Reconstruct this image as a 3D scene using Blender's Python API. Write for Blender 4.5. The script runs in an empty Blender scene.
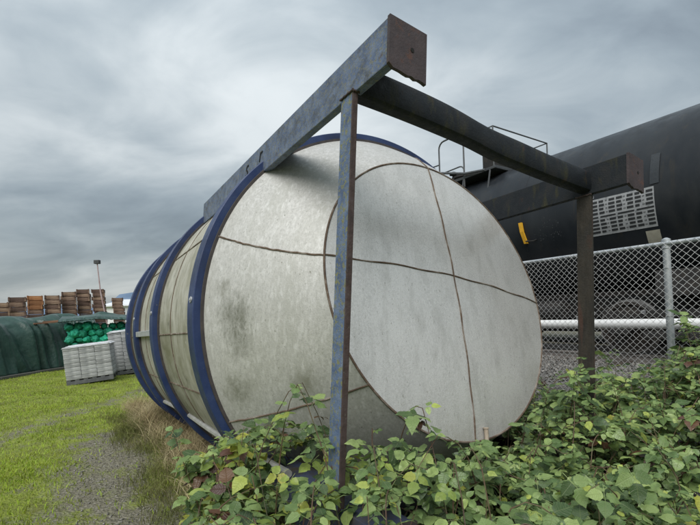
import bpy, bmesh, math, random
import numpy as np
from mathutils import Vector, Matrix, noise as mnoise

R_ = math.radians
random.seed(7); rng = np.random.default_rng(11)
scene = bpy.context.scene
COL = scene.collection

# ------------------------------------------------------------------ camera
EYE = 1.62
cam_d = bpy.data.cameras.new('camera'); cam = bpy.data.objects.new('camera', cam_d); COL.objects.link(cam)
cam_d.sensor_width = 36; cam_d.sensor_fit = 'HORIZONTAL'; cam_d.lens = 36 * 432.09 / 700
cam_d.shift_y = 53 / 700
cam_d.clip_start = .05; cam_d.clip_end = 12000
cam.matrix_world = Matrix.Translation((0, 0, EYE)) @ Matrix.Rotation(R_(90), 4, 'X') @ Matrix.Rotation(R_(-2), 4, 'Z')
scene.camera = cam

# ------------------------------------------------------------------ world + sun
SUN_EL, SUN_AZ = 50, 194          # azimuth the light comes from (0 = +Y, clockwise)
w = bpy.data.worlds.new('World'); scene.world = w; w.use_nodes = True
nt = w.node_tree; N = nt.nodes; L = nt.links; N.clear()
def wn(t, **k):
    n = N.new(t)
    for a, b in k.items(): setattr(n, a, b)
    return n
out = wn('ShaderNodeOutputWorld'); bg = wn('ShaderNodeBackground'); bg.inputs['Strength'].default_value = .1
L.new(bg.outputs[0], out.inputs[0])
sky = wn('ShaderNodeTexSky', sky_type='NISHITA'); sky.sun_disc = False
sky.sun_elevation = R_(SUN_EL); sky.sun_rotation = R_(SUN_AZ); sky.air_density = 1.5; sky.dust_density = 2.5
tc = wn('ShaderNodeTexCoord'); sep = wn('ShaderNodeSeparateXYZ'); L.new(tc.outputs['Generated'], sep.inputs[0])
def wm(op, a, b=None, c=None):
    n = wn('ShaderNodeMath', operation=op)
    for i, v in enumerate((a, b, c)):
        if v is None: continue
        if isinstance(v, (int, float)): n.inputs[i].default_value = v
        else: L.new(v, n.inputs[i])
    return n.outputs[0]
zc = wm('MAXIMUM', sep.outputs[2], 0.0)
den = wm('ADD', zc, .30)
cx = wm('DIVIDE', sep.outputs[0], den); cy = wm('DIVIDE', sep.outputs[1], den)
cmb = wn('ShaderNodeCombineXYZ'); L.new(cx, cmb.inputs[0]); L.new(cy, cmb.inputs[1])
def wnoise(scale, detail, rough, dist, off):
    mp = wn('ShaderNodeMapping'); mp.inputs['Location'].default_value = off; L.new(cmb.outputs[0], mp.inputs[0])
    mp.inputs['Scale'].default_value = (1, 1.5, 1); mp.inputs['Rotation'].default_value = (0, 0, R_(-25))
    n = wn('ShaderNodeTexNoise'); n.inputs['Scale'].default_value = scale; n.inputs['Detail'].default_value = detail
    n.inputs['Roughness'].default_value = rough; n.inputs['Distortion'].default_value = dist
    L.new(mp.outputs[0], n.inputs['Vector']); return n.outputs[0]
n1 = wnoise(.75, 7, .47, .3, (26.86, 2.56, 0.7)); n2 = wnoise(2.6, 7, .52, .5, (1.3, 8.1, 4.)); n3 = wnoise(.36, 2, .4, 0, (2.56, 26.86, 1.0))
dens = wm('ADD', wm('ADD', wm('MULTIPLY', n1, .60), wm('MULTIPLY', n2, .25)), wm('MULTIPLY', n3, .31))
ramp = wn('ShaderNodeValToRGB'); L.new(dens, ramp.inputs[0]); ramp.color_ramp.interpolation = 'B_SPLINE'
els = ramp.color_ramp.elements
els[0].position = .44; els[0].color = (.17, .203, .235, 1)
els[1].position = .69; els[1].color = (.70, .74, .75, 1)
e = els.new(.52); e.color = (.275, .33, .37, 1)
e = els.new(.60); e.color = (.42, .472, .50, 1)
# overcast sky: brighter overhead than at the horizon
lum = wm('ADD', .62, wm('MULTIPLY', zc, 1.0))
lum = wm('MULTIPLY', lum, 10 * .515)
vm = wn('ShaderNodeVectorMath', operation='SCALE'); L.new(ramp.outputs[0], vm.inputs[0]); L.new(lum, vm.inputs['Scale'])
mx = wn('ShaderNodeMix', data_type='RGBA'); mx.inputs[0].default_value = .93
L.new(sky.outputs[0], mx.inputs[6]); L.new(vm.outputs[0], mx.inputs[7]); L.new(mx.outputs[2], bg.inputs[0])

sd = bpy.data.lights.new('sun', 'SUN'); sd.energy = 1.5; sd.angle = R_(50); sd.color = (1, .97, .93)
sun = bpy.data.objects.new('sun', sd); COL.objects.link(sun)
sv = Vector((math.sin(R_(SUN_AZ)) * math.cos(R_(SUN_EL)), math.cos(R_(SUN_AZ)) * math.cos(R_(SUN_EL)), math.sin(R_(SUN_EL))))
sun.rotation_euler = sv.to_track_quat('Z', 'Y').to_euler(); sun.location = (0, 0, 30)

scene.view_settings.view_transform = 'Standard'; scene.view_settings.look = 'None'
scene.view_settings.exposure = 1.2; scene.view_settings.gamma = 1
scene.view_settings.use_curve_mapping = False

# ------------------------------------------------------------------ material helpers
MATS = {}
def mat(name, cols, rough=.7, metal=0, scale=4, detail=6, stretch=(1, 1, 1), bump=.15, bscale=40, spec=.5,
        patch=None, coord='Object', island=0, bdist=.01, hue=None, rrange=.12, transl=0, patch2=None, pos=(.3, .7), patch3=None, stain=None):
    """cols: colours mixed along a noise; patch=(colour, scale, threshold, softness, stretch) stains; island: per-piece value jitter"""
    if name in MATS: return MATS[name]
    m = bpy.data.materials.new(name); m.use_nodes = True; MATS[name] = m
    nt = m.node_tree; N = nt.nodes; L = nt.links
    bs = N['Principled BSDF']; bs.inputs['Metallic'].default_value = metal
    bs.inputs['Specular IOR Level'].default_value = spec
    t = N.new('ShaderNodeTexCoord')
    def mapped(st):
        mp = N.new('ShaderNodeMapping'); mp.inputs['Scale'].default_value = st
        L.new(t.outputs[coord], mp.inputs[0]); return mp.outputs[0]
    def nz(sc, det, st, rgh=.6, dist=0):
        n = N.new('ShaderNodeTexNoise'); n.inputs['Scale'].default_value = sc; n.inputs['Detail'].default_value = det
        n.inputs['Roughness'].default_value = rgh; n.inputs['Distortion'].default_value = dist
        L.new(mapped(st), n.inputs['Vector']); return n.outputs[0]
    base = nz(scale, detail, stretch)
    rp = N.new('ShaderNodeValToRGB'); L.new(base, rp.inputs[0])
    e = rp.color_ramp.elements
    k = len(cols)
    e[0].color = (*cols[0], 1); e[0].position = pos[0]
    e[1].color = (*cols[-1], 1); e[1].position = pos[1]
    for i in range(1, k - 1):
        q = e.new(pos[0] + (pos[1] - pos[0]) * i / (k - 1)); q.color = (*cols[i], 1)
    col = rp.outputs[0]
    if island:
        g = N.new('ShaderNodeNewGeometry'); oi = N.new('ShaderNodeObjectInfo')
        ad = N.new('ShaderNodeMath'); ad.operation = 'ADD'; L.new(g.outputs['Random Per Island'], ad.inputs[0]); L.new(oi.outputs['Random'], ad.inputs[1])
        fr = N.new('ShaderNodeMath'); fr.operation = 'FRACT'; L.new(ad.outputs[0], fr.inputs[0])
        mr = N.new('ShaderNodeMapRange'); L.new(fr.outputs[0], mr.inputs[0]); mr.inputs[3].default_value = 1 - island; mr.inputs[4].default_value = 1 + island
        hs = N.new('ShaderNodeHueSaturation'); L.new(col, hs.inputs['Color']); L.new(mr.outputs[0], hs.inputs['Value'])
        if hue:
            h = N.new('ShaderNodeMapRange'); L.new(fr.outputs[0], h.inputs[0]); h.inputs[3].default_value = .5 - hue; h.inputs[4].default_value = .5 + hue
            L.new(h.outputs[0], hs.inputs['Hue'])
        col = hs.outputs[0]
    for pt in (patch, patch2, patch3):
        if pt:
            c, sc, th, so, st = pt
            pn = nz(sc, 8, st, .65, .3)
            mr = N.new('ShaderNodeMapRange'); L.new(pn, mr.inputs[0]); mr.inputs[1].default_value = th - so; mr.inputs[2].default_value = th + so
            mr.clamp = True
            mm = N.new('ShaderNodeMix'); mm.data_type = 'RGBA'; L.new(mr.outputs[0], mm.inputs[0]); L.new(col, mm.inputs[6]); mm.inputs[7].default_value = (*c, 1)
            col = mm.outputs[2]
    if stain:
        for (cen, rad, c) in stain:
            vd = N.new('ShaderNodeVectorMath'); vd.operation = 'DISTANCE'; L.new(t.outputs[coord], vd.inputs[0]); vd.inputs[1].default_value = cen
            pn = nz(20, 10, (1, 1, .5), .8, .4)
            sm = N.new('ShaderNodeMath'); sm.operation = 'MULTIPLY_ADD'; L.new(pn, sm.inputs[0]); sm.inputs[1].default_value = 2.2 * rad; L.new(vd.outputs['Value'], sm.inputs[2])
            mr = N.new('ShaderNodeMapRange'); L.new(sm.outputs[0], mr.inputs[0]); mr.inputs[1].default_value = rad * 2.15; mr.inputs[2].default_value = rad * 1.15; mr.inputs[3].default_value = 0; mr.inputs[4].default_value = .85
            mm = N.new('ShaderNodeMix'); mm.data_type = 'RGBA'; L.new(mr.outputs[0], mm.inputs[0]); L.new(col, mm.inputs[6]); mm.inputs[7].default_value = (*c, 1); col = mm.outputs[2]
    L.new(col, bs.inputs['Base Color'])
    rr = N.new('ShaderNodeMapRange'); L.new(nz(scale * 3, 4, stretch), rr.inputs[0]); rr.inputs[1].default_value = .3; rr.inputs[2].default_value = .7
    rr.inputs[3].default_value = max(.05, rough - rrange); rr.inputs[4].default_value = min(1, rough + rrange); L.new(rr.outputs[0], bs.inputs['Roughness'])
    if bump:
        b = N.new('ShaderNodeBump'); b.inputs['Strength'].default_value = bump; b.inputs['Distance'].default_value = bdist
        L.new(nz(bscale, 5, (1, 1, 1)), b.inputs['Height']); L.new(b.outputs[0], bs.inputs['Normal'])
    if transl:
        o = N['Material Output']; tr = N.new('ShaderNodeBsdfTranslucent'); ms = N.new('ShaderNodeMixShader'); ms.inputs[0].default_value = transl
        L.new(col, tr.inputs[0]); L.new(bs.outputs[0], ms.inputs[1]); L.new(tr.outputs[0], ms.inputs[2]); L.new(ms.outputs[0], o.inputs[0])
    return m

# ------------------------------------------------------------------ mesh helpers
class MB:
    def __init__(s): s.v = []; s.f = []; s.smooth = []
    def add(s, vs, fs, smooth=False):
        o = len(s.v); s.v += [tuple(v) for v in vs]; s.f += [tuple(i + o for i in f) for f in fs]; s.smooth += [smooth] * len(fs)
    def box(s, x0, x1, y0, y1, z0, z1, M=None, taper=0):
        vs = [Vector((x, y, z)) for z in (z0, z1) for y in (y0, y1) for x in (x0, x1)]
        if M is not None: vs = [M @ v for v in vs]
        s.add(vs, [(0, 2, 3, 1), (4, 5, 7, 6), (0, 1, 5, 4), (1, 3, 7, 5), (3, 2, 6, 7), (2, 0, 4, 6)])
    def bevbox(s, x0, x1, y0, y1, z0, z1, b=.01, M=None):
        bm = bmesh.new(); bmesh.ops.create_cube(bm, size=1)
        for v in bm.verts: v.co = ((x0 + x1) / 2 + v.co.x * (x1 - x0), (y0 + y1) / 2 + v.co.y * (y1 - y0), (z0 + z1) / 2 + v.co.z * (z1 - z0))
        bmesh.ops.bevel(bm, geom=bm.edges[:], offset=b, segments=2, affect='EDGES', profile=.6)
        bm.verts.index_update()
        s.add([(M @ v.co) if M is not None else v.co for v in bm.verts], [[v.index for v in f.verts] for f in bm.faces]); bm.free()
    def tube(s, pts, r, n=8, cap=True, closed=False):
        pts = [Vector(p) for p in pts]; m = len(pts); rs = r if hasattr(r, '__len__') else [r] * m
        vs = []; up = Vector((0, 0, 1)); prev = None
        for i, p in enumerate(pts):
            if closed: d = (pts[(i + 1) % m] - pts[i - 1])
            else: d = pts[min(i + 1, m - 1)] - pts[max(i - 1, 0)]
            d.normalize()
            if prev is None:
                a = d.cross(up if abs(d.z) < .95 else Vector((1, 0, 0))); a.normalize()
            else:
                a = prev - d * prev.dot(d); a.normalize()
            prev = a; b = d.cross(a)
            for k in range(n):
                t = 2 * math.pi * k / n + math.pi / n
                vs.append(p + (a * math.cos(t) + b * math.sin(t)) * rs[i])
        fs = []
        for i in range(m if closed else m - 1):
            j = (i + 1) % m
            for k in range(n): fs.append((i * n + k, i * n + (k + 1) % n, j * n + (k + 1) % n, j * n + k))
        if cap and not closed: fs += [tuple(range(n))[::-1], tuple((m - 1) * n + k for k in range(n))]
        s.add(vs, fs, n > 4)
    def lathe(s, prof, n=64, M=None, close=False):
        """prof: (axis, radius) pairs; axis = local x"""
        vs = []; m = len(prof)
        for (u, r) in prof:
            for k in range(n):
                t = 2 * math.pi * k / n; vs.append(Vector((u, r * math.cos(t), r * math.sin(t))))
        if M is not None: vs = [M @ v for v in vs]
        fs = []
        for i in range(m if close else m - 1):
            j = (i + 1) % m
            for k in range(n): fs.append((i * n + k, j * n + k, j * n + (k + 1) % n, i * n + (k + 1) % n))
        s.add(vs, fs, True)
    def mesh(s, name):
        me = bpy.data.meshes.new(name); me.from_pydata(s.v, [], s.f)
        me.polygons.foreach_set('use_smooth', s.smooth); me.update(); return me
    def build(s, name, m, parent=None, auto=True):
        me = s.mesh(name); me.materials.append(m)
        bm = bmesh.new(); bm.from_mesh(me); bmesh.ops.recalc_face_normals(bm, faces=bm.faces[:]); bm.to_mesh(me); bm.free()
        if auto and any(s.smooth): me.set_sharp_from_angle(angle=R_(38))
        o = bpy.data.objects.new(name, me); COL.objects.link(o)
        if parent is not None: o.parent = parent
        return o
def tag(o, label=None, cat=None, group=None, kind=None):
    if label: o['label'] = label
    if cat: o['category'] = cat
    if group: o['group'] = group
    if kind: o['kind'] = kind
    return o
def empty(name, M, label, cat, group=None):
    o = bpy.data.objects.new(name, None); COL.objects.link(o); o.empty_display_size = .2
    o.matrix_world = M if isinstance(M, Matrix) else Matrix.Translation(M)
    return tag(o, label, cat, group)
def npobj(name, V, F, m, parent=None, smooth=False):
    """numpy verts (n,3) and equal-sized faces (k,3|4)"""
    me = bpy.data.meshes.new(name); V = np.asarray(V, np.float32); F = np.asarray(F, np.int32)
    me.vertices.add(len(V)); me.vertices.foreach_set('co', V.ravel())
    k = F.shape[1]; me.loops.add(F.size); me.loops.foreach_set('vertex_index', F.ravel())
    me.polygons.add(len(F)); me.polygons.foreach_set('loop_start', np.arange(0, F.size, k, dtype=np.int32))
    if smooth: me.polygons.foreach_set('use_smooth', np.ones(len(F), bool))
    me.update(calc_edges=True); me.validate(); me.materials.append(m)
    o = bpy.data.objects.new(name, me); COL.objects.link(o)
    if parent is not None: o.parent = parent
    return o

# directions: "along" follows the tank, fence and railway away from the camera, "perp" points to the railway
YAW = R_(33.205)
PN = Vector((math.cos(YAW), math.sin(YAW), 0)); PA = Vector((-math.sin(YAW), math.cos(YAW), 0))
def pa(p, a, z=0): return PN * p + PA * a + Vector((0, 0, z))
def sstep(x, a, b):
    t = np.clip((x - a) / (b - a), 0, 1); return t * t * (3 - 2 * t)

# ------------------------------------------------------------------ ground
def ground_h(x, y):
    x = np.asarray(x, float); y = np.asarray(y, float)
    p = x * PN.x + y * PN.y; a = x * PA.x + y * PA.y
    h = .62 * sstep(p, 4.5, 6.7)
    tr = np.exp(-((p - 2.75) / 1.0) ** 2) * sstep(a, -1, 1.5) * (1 - sstep(a, 11, 13))
    h = h - .22 * tr
    near = np.exp(-(x * x + y * y) / 900)
    h = h + near * (.025 * np.sin(x * 1.7 + y * .6) * np.cos(y * 1.3 - x * .4) + .012 * np.sin(x * 4.1 - 1) * np.sin(y * 3.7))
    return h
def ax(lo, hi, steps):
    return np.array(steps)
seg = np.r_[-6000, -3000, -1500, -800, -400, -220, -130, -80, -55, -40, -32, np.arange(-26, -14, 1.0), np.arange(-14, 16, .2), np.arange(16, 27, 1.0), 32, 40, 55, 80, 130, 220, 400, 800, 1500, 3000, 6000]
gx, gy = np.meshgrid(seg, seg + 0.0)
GV = np.c_[gx.ravel(), gy.ravel(), ground_h(gx, gy).ravel()]
k = len(seg); ii = np.arange(k * k).reshape(k, k)
GF = np.stack([ii[:-1, :-1], ii[:-1, 1:], ii[1:, 1:], ii[1:, :-1]], -1).reshape(-1, 4)

def ground_mat():
    m = bpy.data.materials.new('yard_ground'); m.use_nodes = True; nt = m.node_tree; N = nt.nodes; L = nt.links
    bs = N['Principled BSDF']; bs.inputs['Roughness'].default_value = .95; bs.inputs['Specular IOR Level'].default_value = .2
    t = N.new('ShaderNodeTexCoord')
    def nz(sc, det=6, rgh=.6):
        n = N.new('ShaderNodeTexNoise'); n.inputs['Scale'].default_value = sc; n.inputs['Detail'].default_value = det; n.inputs['Roughness'].default_value = rgh
        L.new(t.outputs['Object'], n.inputs['Vector']); return n.outputs[0]
    def rampc(f, stops):
        r = N.new('ShaderNodeValToRGB'); L.new(f, r.inputs[0]); e = r.color_ramp.elements
        e[0].position = stops[0][0]; e[0].color = (*stops[0][1], 1); e[1].position = stops[-1][0]; e[1].color = (*stops[-1][1], 1)
        for p, c in stops[1:-1]:
            q = e.new(p); q.color = (*c, 1)
        return r.outputs[0]
    grass = rampc(nz(3.2, 9), [(.3, (.13, .125, .05)), (.5, (.19, .23, .045)), (.7, (.27, .32, .06))])
    vor = N.new('ShaderNodeTexVoronoi'); vor.inputs['Scale'].default_value = 38; L.new(t.outputs['Object'], vor.inputs['Vector'])
    dirt = rampc(nz(26, 8, .75), [(.3, (.08, .075, .05)), (.5, (.18, .17, .125)), (.7, (.30, .29, .24))])
    at = N.new('ShaderNodeAttribute'); at.attribute_name = 'grassy'
    thr = N.new('ShaderNodeMath'); thr.operation = 'ADD'; L.new(at.outputs['Fac'], thr.inputs[0])
    nn = N.new('ShaderNodeMath'); nn.operation = 'MULTIPLY_ADD'; L.new(nz(2.6, 9, .7), nn.inputs[0]); nn.inputs[1].default_value = 3.0; nn.inputs[2].default_value = -1.5
    L.new(nn.outputs[0], thr.inputs[1])
    mr = N.new('ShaderNodeMapRange'); L.new(thr.outputs[0], mr.inputs[0]); mr.inputs[1].default_value = .25; mr.inputs[2].default_value = .75
    mx = N.new('ShaderNodeMix'); mx.data_type = 'RGBA'; L.new(mr.outputs[0], mx.inputs[0]); L.new(dirt, mx.inputs[6]); L.new(grass, mx.inputs[7])
    L.new(mx.outputs[2], bs.inputs['Base Color'])
    b = N.new('ShaderNodeBump'); b.inputs['Strength'].default_value = .8; b.inputs['Distance'].default_value = .03
    ad = N.new('ShaderNodeMath'); ad.operation = 'ADD'; L.new(nz(30, 6, .7), ad.inputs[0]); L.new(vor.outputs['Distance'], ad.inputs[1])
    L.new(ad.outputs[0], b.inputs['Height']); L.new(b.outputs[0], bs.inputs['Normal'])
    return m
def grassy(x, y):
    """1 = turf, 0 = gravel or bare soil"""
    p = x * PN.x + y * PN.y; a = x * PA.x + y * PA.y
    g = np.ones_like(p)
    wob = .22 * np.sin(a * .8 + 1) + .12 * np.sin(a * 2.3)
    g -= .88 * np.exp(-((p - .45 - wob * .5) / .62) ** 2) * (1 - sstep(a, 6.5, 8.5))           # worn strip beside the tank
    c = -.35 + (a - 8.6) * .62                                                # wheel track crossing behind
    g -= .52 * np.exp(-((p - c + wob * .5) / .42) ** 2) * sstep(a, 6.3, 7.6) * (1 - sstep(a, 13, 15))
    g -= 1.0 * sstep(p, 1.4, 2.2)
    return np.clip(g, 0, 1)
ground = npobj('ground', GV, GF, ground_mat(), smooth=True); tag(ground, 'uneven yard ground of mown grass, gravel and bare soil', kind='structure')
at = ground.data.attributes.new('grassy', 'FLOAT', 'POINT'); at.data.foreach_set('value', grassy(GV[:, 0], GV[:, 1]).astype(np.float32))

# railway ballast bed (a sheet lying on the bank)
BP = np.arange(4.9, 11.4, .25); BA = np.arange(-3, 22, .5)
bp, ba = np.meshgrid(BP, BA); bx = bp * PN.x + ba * PA.x; by = bp * PN.y + ba * PA.y
bz = ground_h(bx, by) + .02 + .02 * np.sin(bp * 5 + ba * 3) * np.sin(ba * 4)
edge = np.minimum(1, np.minimum(bp - 4.9, 11.15 - bp) / .3); bz = bz - .05 * (1 - np.clip(edge, 0, 1))
ii = np.arange(bp.size).reshape(bp.shape); BF = np.stack([ii[:-1, :-1], ii[:-1, 1:], ii[1:, 1:], ii[1:, :-1]], -1).reshape(-1, 4)
M_bal = mat('ballast', [(.07, .068, .063), (.17, .165, .155), (.30, .29, .28)], .95, scale=22, detail=8, bump=1, bscale=30, bdist=.04, spec=.2)
tag(npobj('ballast_bed', np.c_[bx.ravel(), by.ravel(), bz.ravel()], BF, M_bal, smooth=True), 'grey gravel bank carrying the railway track', kind='structure')

def stones(name, pts, sizes, m, label, cat=None):
    base = np.array([(1, 0, 0), (-1, 0, 0), (0, 1, 0), (0, -1, 0), (0, 0, 1), (0, 0, -1)], float)
    tri = np.array([(0, 2, 4), (2, 1, 4), (1, 3, 4), (3, 0, 4), (2, 0, 5), (1, 2, 5), (3, 1, 5), (0, 3, 5)])
    n = len(pts)
    V = base[None] * (sizes[:, None, None] * rng.uniform(.6, 1.2, (n, 6, 1))) * np.array([1, .8, .6])
    V = V + rng.normal(0, .18, (n, 6, 3)) * sizes[:, None, None]
    t = rng.uniform(0, 6.28, n); c, s = np.cos(t), np.sin(t)
    X = V[..., 0] * c[:, None] - V[..., 1] * s[:, None]; Y = V[..., 0] * s[:, None] + V[..., 1] * c[:, None]
    V = np.stack([X, Y, V[..., 2]], -1) + pts[:, None]
    F = (tri[None] + np.arange(n)[:, None, None] * 6).reshape(-1, 3)
    return tag(npobj(name, V.reshape(-1, 3), F, m), label, cat, kind='stuff')
n = 16000; p = rng.uniform(5.0, 9.9, n); a = rng.uniform(1.0, 8.5, n)
X = p * PN.x + a * PA.x; Y = p * PN.y + a * PA.y
M_st = mat('ballast_stone', [(.12, .115, .105), (.26, .25, .235)], .95, scale=9, bump=.3, island=.55, spec=.2)
stones('ballast_stones', np.c_[X, Y, ground_h(X, Y) + .03], rng.uniform(.016, .042, n), M_st, 'crushed grey stones loose on the railway bank', 'gravel')
n = 9000; a = rng.uniform(2.5, 13, n); p = rng.uniform(-2.2, 1.6, n); X = p * PN.x + a * PA.x; Y = p * PN.y + a * PA.y
kp = (grassy(X, Y) < .3 + .3 * np.sin(X * 3 + 1) * np.sin(Y * 2.2)) & (Y > 2.2); X, Y = X[kp], Y[kp]
M_pb = mat('yard_pebble', [(.12, .115, .10), (.24, .235, .21)], .95, scale=9, bump=.3, island=.5, spec=.2)
stones('pebbles', np.c_[X, Y, ground_h(X, Y) + .003], rng.uniform(.005, .02, len(X)) , M_pb, 'small loose pebbles on the worn yard strip', 'gravel')

# ------------------------------------------------------------------ far things: ridge, shed
V = []; F = []
for i, az in enumerate(np.linspace(-75, 20, 96)):
    d = 5200; x = d * math.sin(R_(az)); y = d * math.cos(R_(az))
    h = 170 + 235 * math.exp(-((az + 26) / 3.2) ** 2) + 40 * math.sin(az * .35 + 1.2) + 20 * math.sin(az * 1.3) + 12 * math.sin(az * 3.1)
    V += [(x, y, -20), (x * 1.02, y * 1.02, max(40, h) * .6), (x * 1.06, y * 1.06, max(60, h))]
for i in range(95):
    for j in range(2): F.append((i * 3 + j, i * 3 + 3 + j, i * 3 + 4 + j, i * 3 + 1 + j))
M_hill = mat('haze_blue_hill', [(.11, .16, .24), (.17, .23, .32)], 1, scale=.004, bump=0, spec=0)  # distance haze is put into the base colour as blue
tag(npobj('mountain_ridge', V, F, M_hill, smooth=True), 'far blue mountain ridge beyond the yard', kind='structure')

def px(xp, yp, depth):
    """world point on the ray through a photograph pixel, at a chosen distance in front of the camera"""
    X = xp - 350; Y = 315.5 - yp; r = R_(2)
    return Vector(((X * math.cos(r) + Y * math.sin(r)) / 432.09 * depth, depth, EYE + (-X * math.sin(r) + Y * math.cos(r)) / 432.09 * depth))
M_shed = mat('white_sheet', [(.62, .64, .65), (.74, .75, .76)], .6, scale=2, stretch=(1, 1, .2), bump=.1)
M_roofw = mat('white_roof', [(.58, .60, .63), (.70, .72, .74)], .6, scale=2, bump=.1)
sh = empty('storage_shed', px(118, 323, 46) * 1, 'long white metal shed behind the crate stacks', 'shed'); sh.location.z = 0
b = MB(); b.box(-1.6, 9, 0, 9, 0, 3.5); b.build('wall', M_shed, sh)
b = MB(); b.add([(-1.8, -.3, 3.45), (9.2, -.3, 3.45), (9.2, 4.5, 4.3), (-1.8, 4.5, 4.3), (-1.8, 9.3, 3.45), (9.2, 9.3, 3.45), (-1.8, -.3, 3.57), (9.2, -.3, 3.57), (9.2, 4.5, 4.42), (-1.8, 4.5, 4.42), (-1.8, 9.3, 3.57), (9.2, 9.3, 3.57)],
      [(0, 1, 2, 3), (3, 2, 5, 4), (6, 9, 8, 7), (9, 10, 11, 8), (0, 6, 7, 1), (4, 5, 11, 10), (0, 3, 9, 6), (3, 4, 10, 9), (1, 7, 8, 2), (2, 8, 11, 5)]); b.build('roof', M_roofw, sh)
b = MB(); b.box(.5, 3.5, -.04, -.005, .02, 3.2); b.build('door', mat('shed_door', [(.45, .47, .5), (.5, .52, .55)], .6), sh)

# ------------------------------------------------------------------ the storage tank
u_ = Vector((0.54735577, -0.83629389, 0.03184632)); v_ = Vector((0.83413407, 0.54206042, -0.10193551)); w_ = Vector((0.06798541, 0.08235909, 0.99428113))
TO = Vector((0.25487136, 2.17899881, 1.50757589 + EYE))
CV, CW = 1.303, -1.38
BASE = (-3.6, CV, -2.95)
Mt = Matrix(((u_.x, v_.x, w_.x, 0), (u_.y, v_.y, w_.y, 0), (u_.z, v_.z, w_.z, 0), (0, 0, 0, 1)))
tank = empty('storage_tank', Matrix.Translation(TO + u_ * BASE[0] + v_ * BASE[1] + w_ * BASE[2]) @ Mt,
             'huge pale metal tank lying on its side, blue bands and steel frame, among brambles', 'tank')
TL = Matrix.Translation((-BASE[0], -BASE[1], -BASE[2]))           # (u,v,w) -> tank local
TC = TL @ Matrix.Translation((0, CV, CW))                          # origin on the tank axis
def tank_local(P):                                                 # world (n,3) -> u,v,w
    D = np.asarray(P) - np.array(TO); return np.stack([D @ np.array(u_), D @ np.array(v_), D @ np.array(w_)], -1)

M_blue = mat('blue_band_paint', [(.008, .018, .058), (.014, .031, .10), (.03, .05, .12)], .5, scale=3, bump=.12, bscale=60,
             patch=((.12, .12, .115), 14, .69, .03, (1, 1, 1)))
M_fade = mat('faded_blue_steel', [(.045, .065, .12), (.085, .12, .205), (.14, .175, .25)], .6, scale=11, detail=10, bump=.35, bscale=70,
             patch=((.15, .15, .11), 60, .56, .07, (1, 1, 1)), patch2=((.05, .055, .065), 12, .60, .10, (1, 1, 1)), patch3=((.055, .035, .028), 8, .68, .05, (1, 1, 1)))
M_rustp = mat('rust_primer', [(.028, .02, .022), (.042, .03, .032), (.055, .04, .042)], .7, scale=9, detail=8, bump=.3, bscale=80,
              patch=((.075, .035, .025), 14, .63, .06, (1, 1, 1)))
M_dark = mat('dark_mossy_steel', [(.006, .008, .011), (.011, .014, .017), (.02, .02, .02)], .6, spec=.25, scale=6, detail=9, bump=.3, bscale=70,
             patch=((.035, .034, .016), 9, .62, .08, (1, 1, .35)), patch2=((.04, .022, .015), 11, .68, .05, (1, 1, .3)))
M_shell = mat('weathered_shell', [(.24, .232, .18), (.34, .33, .275), (.44, .432, .38)], .65, scale=9, detail=11, stretch=(1, .7, .5), bump=.2, bscale=60, bdist=.004,
              patch=((.16, .157, .095), 2.2, .59, .11, (.6, 1, .4)), patch2=((.10, .10, .07), 13, .65, .06, (1, 1, .4)), patch3=((.42, .42, .38), 30, .64, .05, (1, 1, .5)))
def skl(u, r, deg): return tuple(TC @ Vector((u, r * math.cos(R_(deg)), r * math.sin(R_(deg)))))
M_cone = mat('galvanised_plate', [(.29, .288, .272), (.42, .418, .40), (.53, .525, .505)], .5, metal=.18, scale=70, detail=13, stretch=(1, 1, .6), bump=.35, bscale=95, bdist=.004, pos=(.2, .8),
             patch=((.355, .355, .325), 4, .57, .16, (1, 1, .16)), patch2=((.53, .53, .515), 30, .60, .10, (1, 1, .35)), patch3=((.15, .15, .12), 75, .66, .05, (1, 1, .5)),
             stain=((skl(-1.36, 1.63, 183), .20, (.055, .06, .03)), (skl(-1.33, 1.62, 190), .17, (.06, .065, .035)), (skl(-1.45, 1.66, 203), .16, (.11, .115, .075)), (skl(-1.48, 1.66, 176), .10, (.12, .12, .08)), (skl(-1.2, 1.5, 229), .30, (.13, .13, .10)), (skl(-1.0, 1.3, 205), .14, (.2, .2, .16))))
M_disc = mat('galvanised_disc', [(.40, .40, .385), (.54, .537, .515), (.66, .655, .635)], .31, metal=.40, scale=75, detail=13, stretch=(1, 1, .7), bump=.3, bscale=95, bdist=.004, pos=(.2, .8),
             patch=((.60, .597, .575), 4, .58, .16, (1, 1, .3)), patch2=((.44, .438, .415), 10, .61, .12, (1, 1, .25)), patch3=((.25, .245, .215), 65, .66, .06, (1, 1, .5)),
             stain=((skl(-.75, 1.0, 262), .30, (.36, .345, .29)), (skl(-.75, 1.05, 330), .22, (.40, .39, .35))))
M_weld = mat('rusty_weld', [(.05, .032, .022), (.11, .075, .05), (.27, .24, .21)], .85, scale=9, bump=.5, bscale=120)
M_zinc = mat('bright_zinc', [(.42, .43, .44), (.60, .61, .62)], .42, metal=.5, scale=12, bump=.1)

U1 = -1.67
# barrel and rear head
b = MB(); b.lathe([(U1 - .01, 1.70), (U1 - .02, 1.712), (-6.3, 1.712), (-6.42, 1.69), (-6.7, 1.45), (-7.0, .9), (-7.1, .3), (-7.11, .01)], 128, TC)
barrel = b.build('barrel', M_shell, tank)
for uu in (-2.9, -4.55):                                            # sheet joints round the barrel
    b = MB(); b.lathe([(uu - .012, 1.70), (uu - .008, 1.717), (uu + .008, 1.717), (uu + .012, 1.70)], 128, TC, True); b.build('weld_seam', M_weld, barrel)
for ang in (158, 187, 205, 232):
    t = R_(ang); b = MB(); b.tube([TC @ Vector((x, 1.714 * math.cos(t), 1.714 * math.sin(t))) for x in (U1 - .05, -3, -4.5, -6.3)], .007, 6); b.build('weld_seam', M_weld, barrel)
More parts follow.
